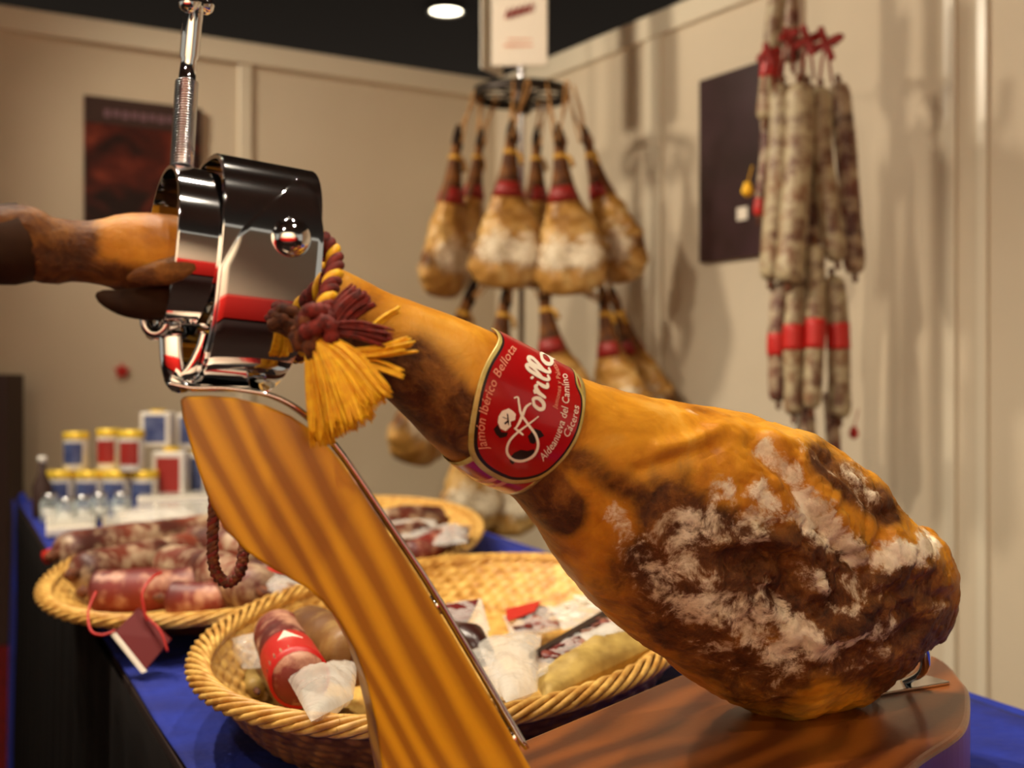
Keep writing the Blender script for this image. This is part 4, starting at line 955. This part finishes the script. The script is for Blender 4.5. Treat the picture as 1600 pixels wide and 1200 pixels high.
def hung_ham():
    t = thing('hanging_ham', 'x', 'ham', (0, 0, 0), 'hams hanging in the corner')
    prof = [(0, .004, .004, 0), (-.012, .012, .010, 0), (-.05, .020, .015, .004), (-.075, .018, .014, .0), (-.10, .021, .018, 0), (-.15, .028, .024, 0), (-.20, .038, .030, 0), (-.26, .056, .040, .004), (-.32, .082, .050, .01), (-.38, .100, .056, .012), (-.44, .107, .058, .012), (-.49, .103, .054, .006), (-.525, .086, .044, 0), (-.545, .055, .028, 0), (-.55, .004, .004, 0)]
    d = catmull(prof, 6); rows = []; n = 48
    for z, rx, ry, ox in d:
        rx *= 1.10
        row = []
        for k_ in range(n):
            an = 2*math.pi*k_/n; v = Vector((rx*math.cos(an)+ox, ry*math.sin(an), z)); q_ = 1+.10*noise.fractal(v*16, .9, 2, 4)*(2.0 if z < -.25 else .3)
            row.append(Vector(((v.x-ox)*q_+ox, v.y*q_, z)))
        rows.append(row)
    a = MB(); a.grid(rows, wrap=True); o = a.build('ham_body', M['hamfar'], t)
    ml = []; br = []
    for v in a.v:
        fr_ = math.exp(-((v[2]+.42)/.07)**2)*(1 if v[1] < 0 else .55)
        ml.append(.95*fr_*(abs(v[1])/.05+.15)); br.append(max(1 if v[2] > -.24 else 0, .5*math.exp(-((v[2]+.43)/.05)**2)))
    for nm, arr in (('mold', ml), ('brown', br)):
        at = o.data.attributes.new(nm, 'FLOAT', 'POINT'); at.data.foreach_set('value', arr)
    a = MB(); a.tube([(0, 0, .012), (0, 0, -.015), (.002, 0, -.05), (.002, 0, -.07)], [.006, .016, .021, .0185], 16, .8); a.build('hoof', M['hoof'], t)
    a = MB(); a.tube([(0, 0, -.195), (0, 0, -.215), (.001, 0, -.245)], [.040, .046, .055], 24, .80); a.build('label_band', M['redlabel'], t)
    a = MB(); a.tube([(0, 0, -.088), (0, 0, -.096), (0, 0, -.104)], [.021, .025, .0225], 16, .9); a.tube([(.02, -.01, -.096), (.035, -.014, -.11), (.04, -.012, -.135)], [.006, .007, .009], 8); a.build('yellow_tie', M['tie'], t)
    return t
proto = hung_ham(); first = True
HM = [ # top px, top py, bottom px, bottom py, depth, turn, label
 (716, 200, 690, 466, 3.86, 1.0, 'hanging ham at the left edge of the upper tier'),
 (800, 192, 785, 452, 3.72, .1, 'front left hanging ham with broad pale face and red band'),
 (872, 198, 892, 462, 3.70, -.15, 'front right hanging ham, the palest and broadest of the upper tier'),
 (912, 200, 978, 442, 3.84, -1.0, 'hanging ham at the right edge of the upper tier'),
 (752, 205, 722, 440, 3.96, 1.3, 'narrow hanging ham behind the left pair of the upper tier'),
 (838, 205, 838, 452, 4.02, .9, 'hanging ham at the back of the upper tier in shadow'),
 (742, 440, 640, 725, 3.90, .9, 'lowest left ham showing only its dark butt left of the shank'),
 (792, 448, 760, 700, 3.80, .3, 'lower tier ham behind the label of the big ham'),
 (846, 440, 885, 690, 3.74, -.2, 'lower tier ham under the palest one, red band in the middle'),
 (940, 448, 972, 690, 3.78, -.6, 'lower tier ham with red band right of centre'),
 (954, 450, 1034, 680, 3.97, -1.1, 'lower tier ham farthest to the right'),
 (745, 600, 726, 835, 3.84, .4, 'bottom tier ham, left of its neighbour below the big label'),
 (790, 600, 788, 838, 3.92, -.3, 'bottom tier ham, right of its neighbour below the big label')]
HLEN = .55
for (tx, ty, bx, by, Y_, tw, lb) in HM:
    o = proto if first else copy_tree(proto); first = False
    A0 = P(tx, ty, Y_); A1 = P(bx, by, Y_+.02); d = (A1-A0); L = d.length
    R = Vector(-d).to_track_quat('Z', 'Y').to_matrix().to_4x4() @ Matrix.Rotation(tw, 4, 'Z')
    # face the flat side to the camera
    q = (-d).normalized(); xax = Vector((0, 1, 0)).cross(q).normalized(); yax = q.cross(xax); R = Matrix((xax, yax, q)).transposed().to_4x4() @ Matrix.Rotation(tw, 4, 'Z')
    o.matrix_world = Matrix.Translation(A0) @ R @ Matrix.Scale(L/HLEN, 4); o['label'] = lb
    Mi = (Matrix.Translation(A0) @ R @ Matrix.Scale(L/HLEN, 4)).inverted()
    # cord up to the rack or pole
    if ty < 400: e = rc+Vector(((tx-815)/F*Y_*.8, (Y_-YH)*.75, 0)); e = rc+(e-rc).normalized()*.150
    else: e = Vector((rc.x, rc.y-.012, A0.z+.10))
    a = MB(); ta = A0+Vector((0, 0, -.05)); a.tube(catmull([ta+Vector((.012, -.012, 0)), lerp(ta, e, .5), e+Vector((0, 0, .014)), e+Vector((.008, .006, -.01)), lerp(ta, e, .5)+Vector((-.006, .006, 0)), ta+Vector((-.012, -.012, 0))], 5), .0032, 7)
    a.v = [tuple(Mi @ Vector(v)) for v in a.v]; cb = a.build('hanging_cord', M['string']); cb.parent = o

# ------------------------------------------------------------------ sausages hanging at the right wall
YS = 3.05
PO = thing('hanging_pole', 'white vertical pole carrying the hanging sausages at the right wall', 'pole', P(1252, 60, YS+.05))
pt_ = P(1252, 0, YS+.06); a = MB(); a.tube([Vector((pt_.x, pt_.y, ZC-.18)), Vector((pt_.x, pt_.y, ZC+2.49))], .012, 14); a.build('pole_tube', M['rail'], PO)
a = MB()
for an in (0, 1.05, 2.1): a.tube([P(1252, 70, YS+.06)+Vector((math.cos(an), math.sin(an), 0))*.09, P(1252, 70, YS+.06)-Vector((math.cos(an), math.sin(an), 0))*.09], .004, 8)
a.build('cross_bars', M['darkmetal'], PO)
gS = 'sausages hanging at the right wall'
HSG = [
 (1222, -60, 1196, 190, .024, 'moldy', 3.05, (.62,), 'upper grey sausage running out of the top of the frame'),
 (1240, -80, 1238, 100, .022, 'lomo', 3.12, (), 'darker upper sausage next to the white pole'),
 (1222, 130, 1204, 440, .031, 'moldy', 3.02, (), 'leftmost long pale sausage of the main tier'),
 (1250, 128, 1232, 445, .034, 'moldy', 2.94, (), 'long pale sausage at the front of the main tier'),
 (1262, 130, 1266, 400, .026, 'lomo', 3.06, (), 'reddish sausage seen between the two front ones'),
 (1282, 135, 1308, 410, .027, 'moldy', 2.98, (), 'long pale sausage right of the front one'),
 (1310, 128, 1336, 430, .027, 'lomo', 3.06, (), 'rightmost dark sausage of the main tier, bulging outward'),
 (1196, 150, 1186, 340, .015, 'lomo', 3.10, (.9,), 'thin sausage hanging at the left side over the dark poster'),
 (1222, 440, 1216, 628, .024, 'lomo', 3.04, (.5,), 'left sausage of the lower tier with red band'),
 (1246, 430, 1240, 650, .023, 'moldy', 2.98, (.42,), 'second sausage of the lower tier with red band'),
 (1272, 380, 1268, 640, .024, 'moldy', 2.96, (.55,), 'long lower tier sausage under the front pale one'),
 (1300, 430, 1312, 655, .027, 'moldy', 3.0, (.42,), 'right sausage of the lower tier with wide red band'),
 (1256, 600, 1262, 740, .018, 'lomo', 3.06, (), 'dark small sausage at the bottom, just above the ham'),
 (1296, 610, 1306, 745, .018, 'lomo', 3.06, (), 'small sausage below the right one of the lower tier')]
for (x0, y0, x1, y1, r, mt, Y_, bands, lb) in HSG:
    sausage('hanging_sausage', lb, 'sausage', P(x0, y0, Y_), P(x1, y1, Y_), r, M[mt], gS, .010, bands=bands)
for (x, y, r, lb) in ((1202, 84, .020, 'red bow at the left of the sausage ties'), (1232, 55, .016, 'small red bow in front of the upper sausages'), (1262, 62, .026, 'middle red bow tying the sausages to the pole'), (1290, 68, .030, 'largest red bow, right of the pole')):
    t = thing('red_bow', lb, 'bow', P(x, y, 2.96), 'red bows tying the sausages'); a = MB()
    for k_ in range(4):
        an = k_*1.57+.4; c = P(x, y, 2.96); e = Vector((math.cos(an), random.uniform(-.4, .4), math.sin(an)))*r*1.3
        a.tube(catmull([c, c+e*.6+Vector((0, 0, .004)), c+e, c+e*.7-Vector((0, 0, .006)), c], 5), .0075, 8, .5)
    a.build('bow_loops', M['redlabel'], t)
    a = MB()
    for k_ in (-1, 1): a.tube([P(x, y, 2.96), P(x+k_*6, y+30, 2.97), P(x+k_*10, y+62, 3.0)], .0035, 8)
    a.build('bow_tail', M['redlabel'], t)
for (x, y, r, mt, lb) in ((1168, 296, .014, 'yellowcord', 'small yellow tag beside the dark poster'), (1334, 676, .012, 'redplastic', 'small red tip hanging below the right sausages')):
    a = MB(); c = P(x, y, 3.05); a.lathe([(r*math.cos(t_)*(1-.15*math.sin(4*t_)), r*1.4*math.sin(t_)) for t_ in np.linspace(-1.5, 1.5, 9)], 14, c); a.tube([c+Vector((0, 0, r)), c+Vector((.012, 0, .06))], .0015, 6)
    tag(a.build('hanging_tag', M[mt]), lb, 'tag')
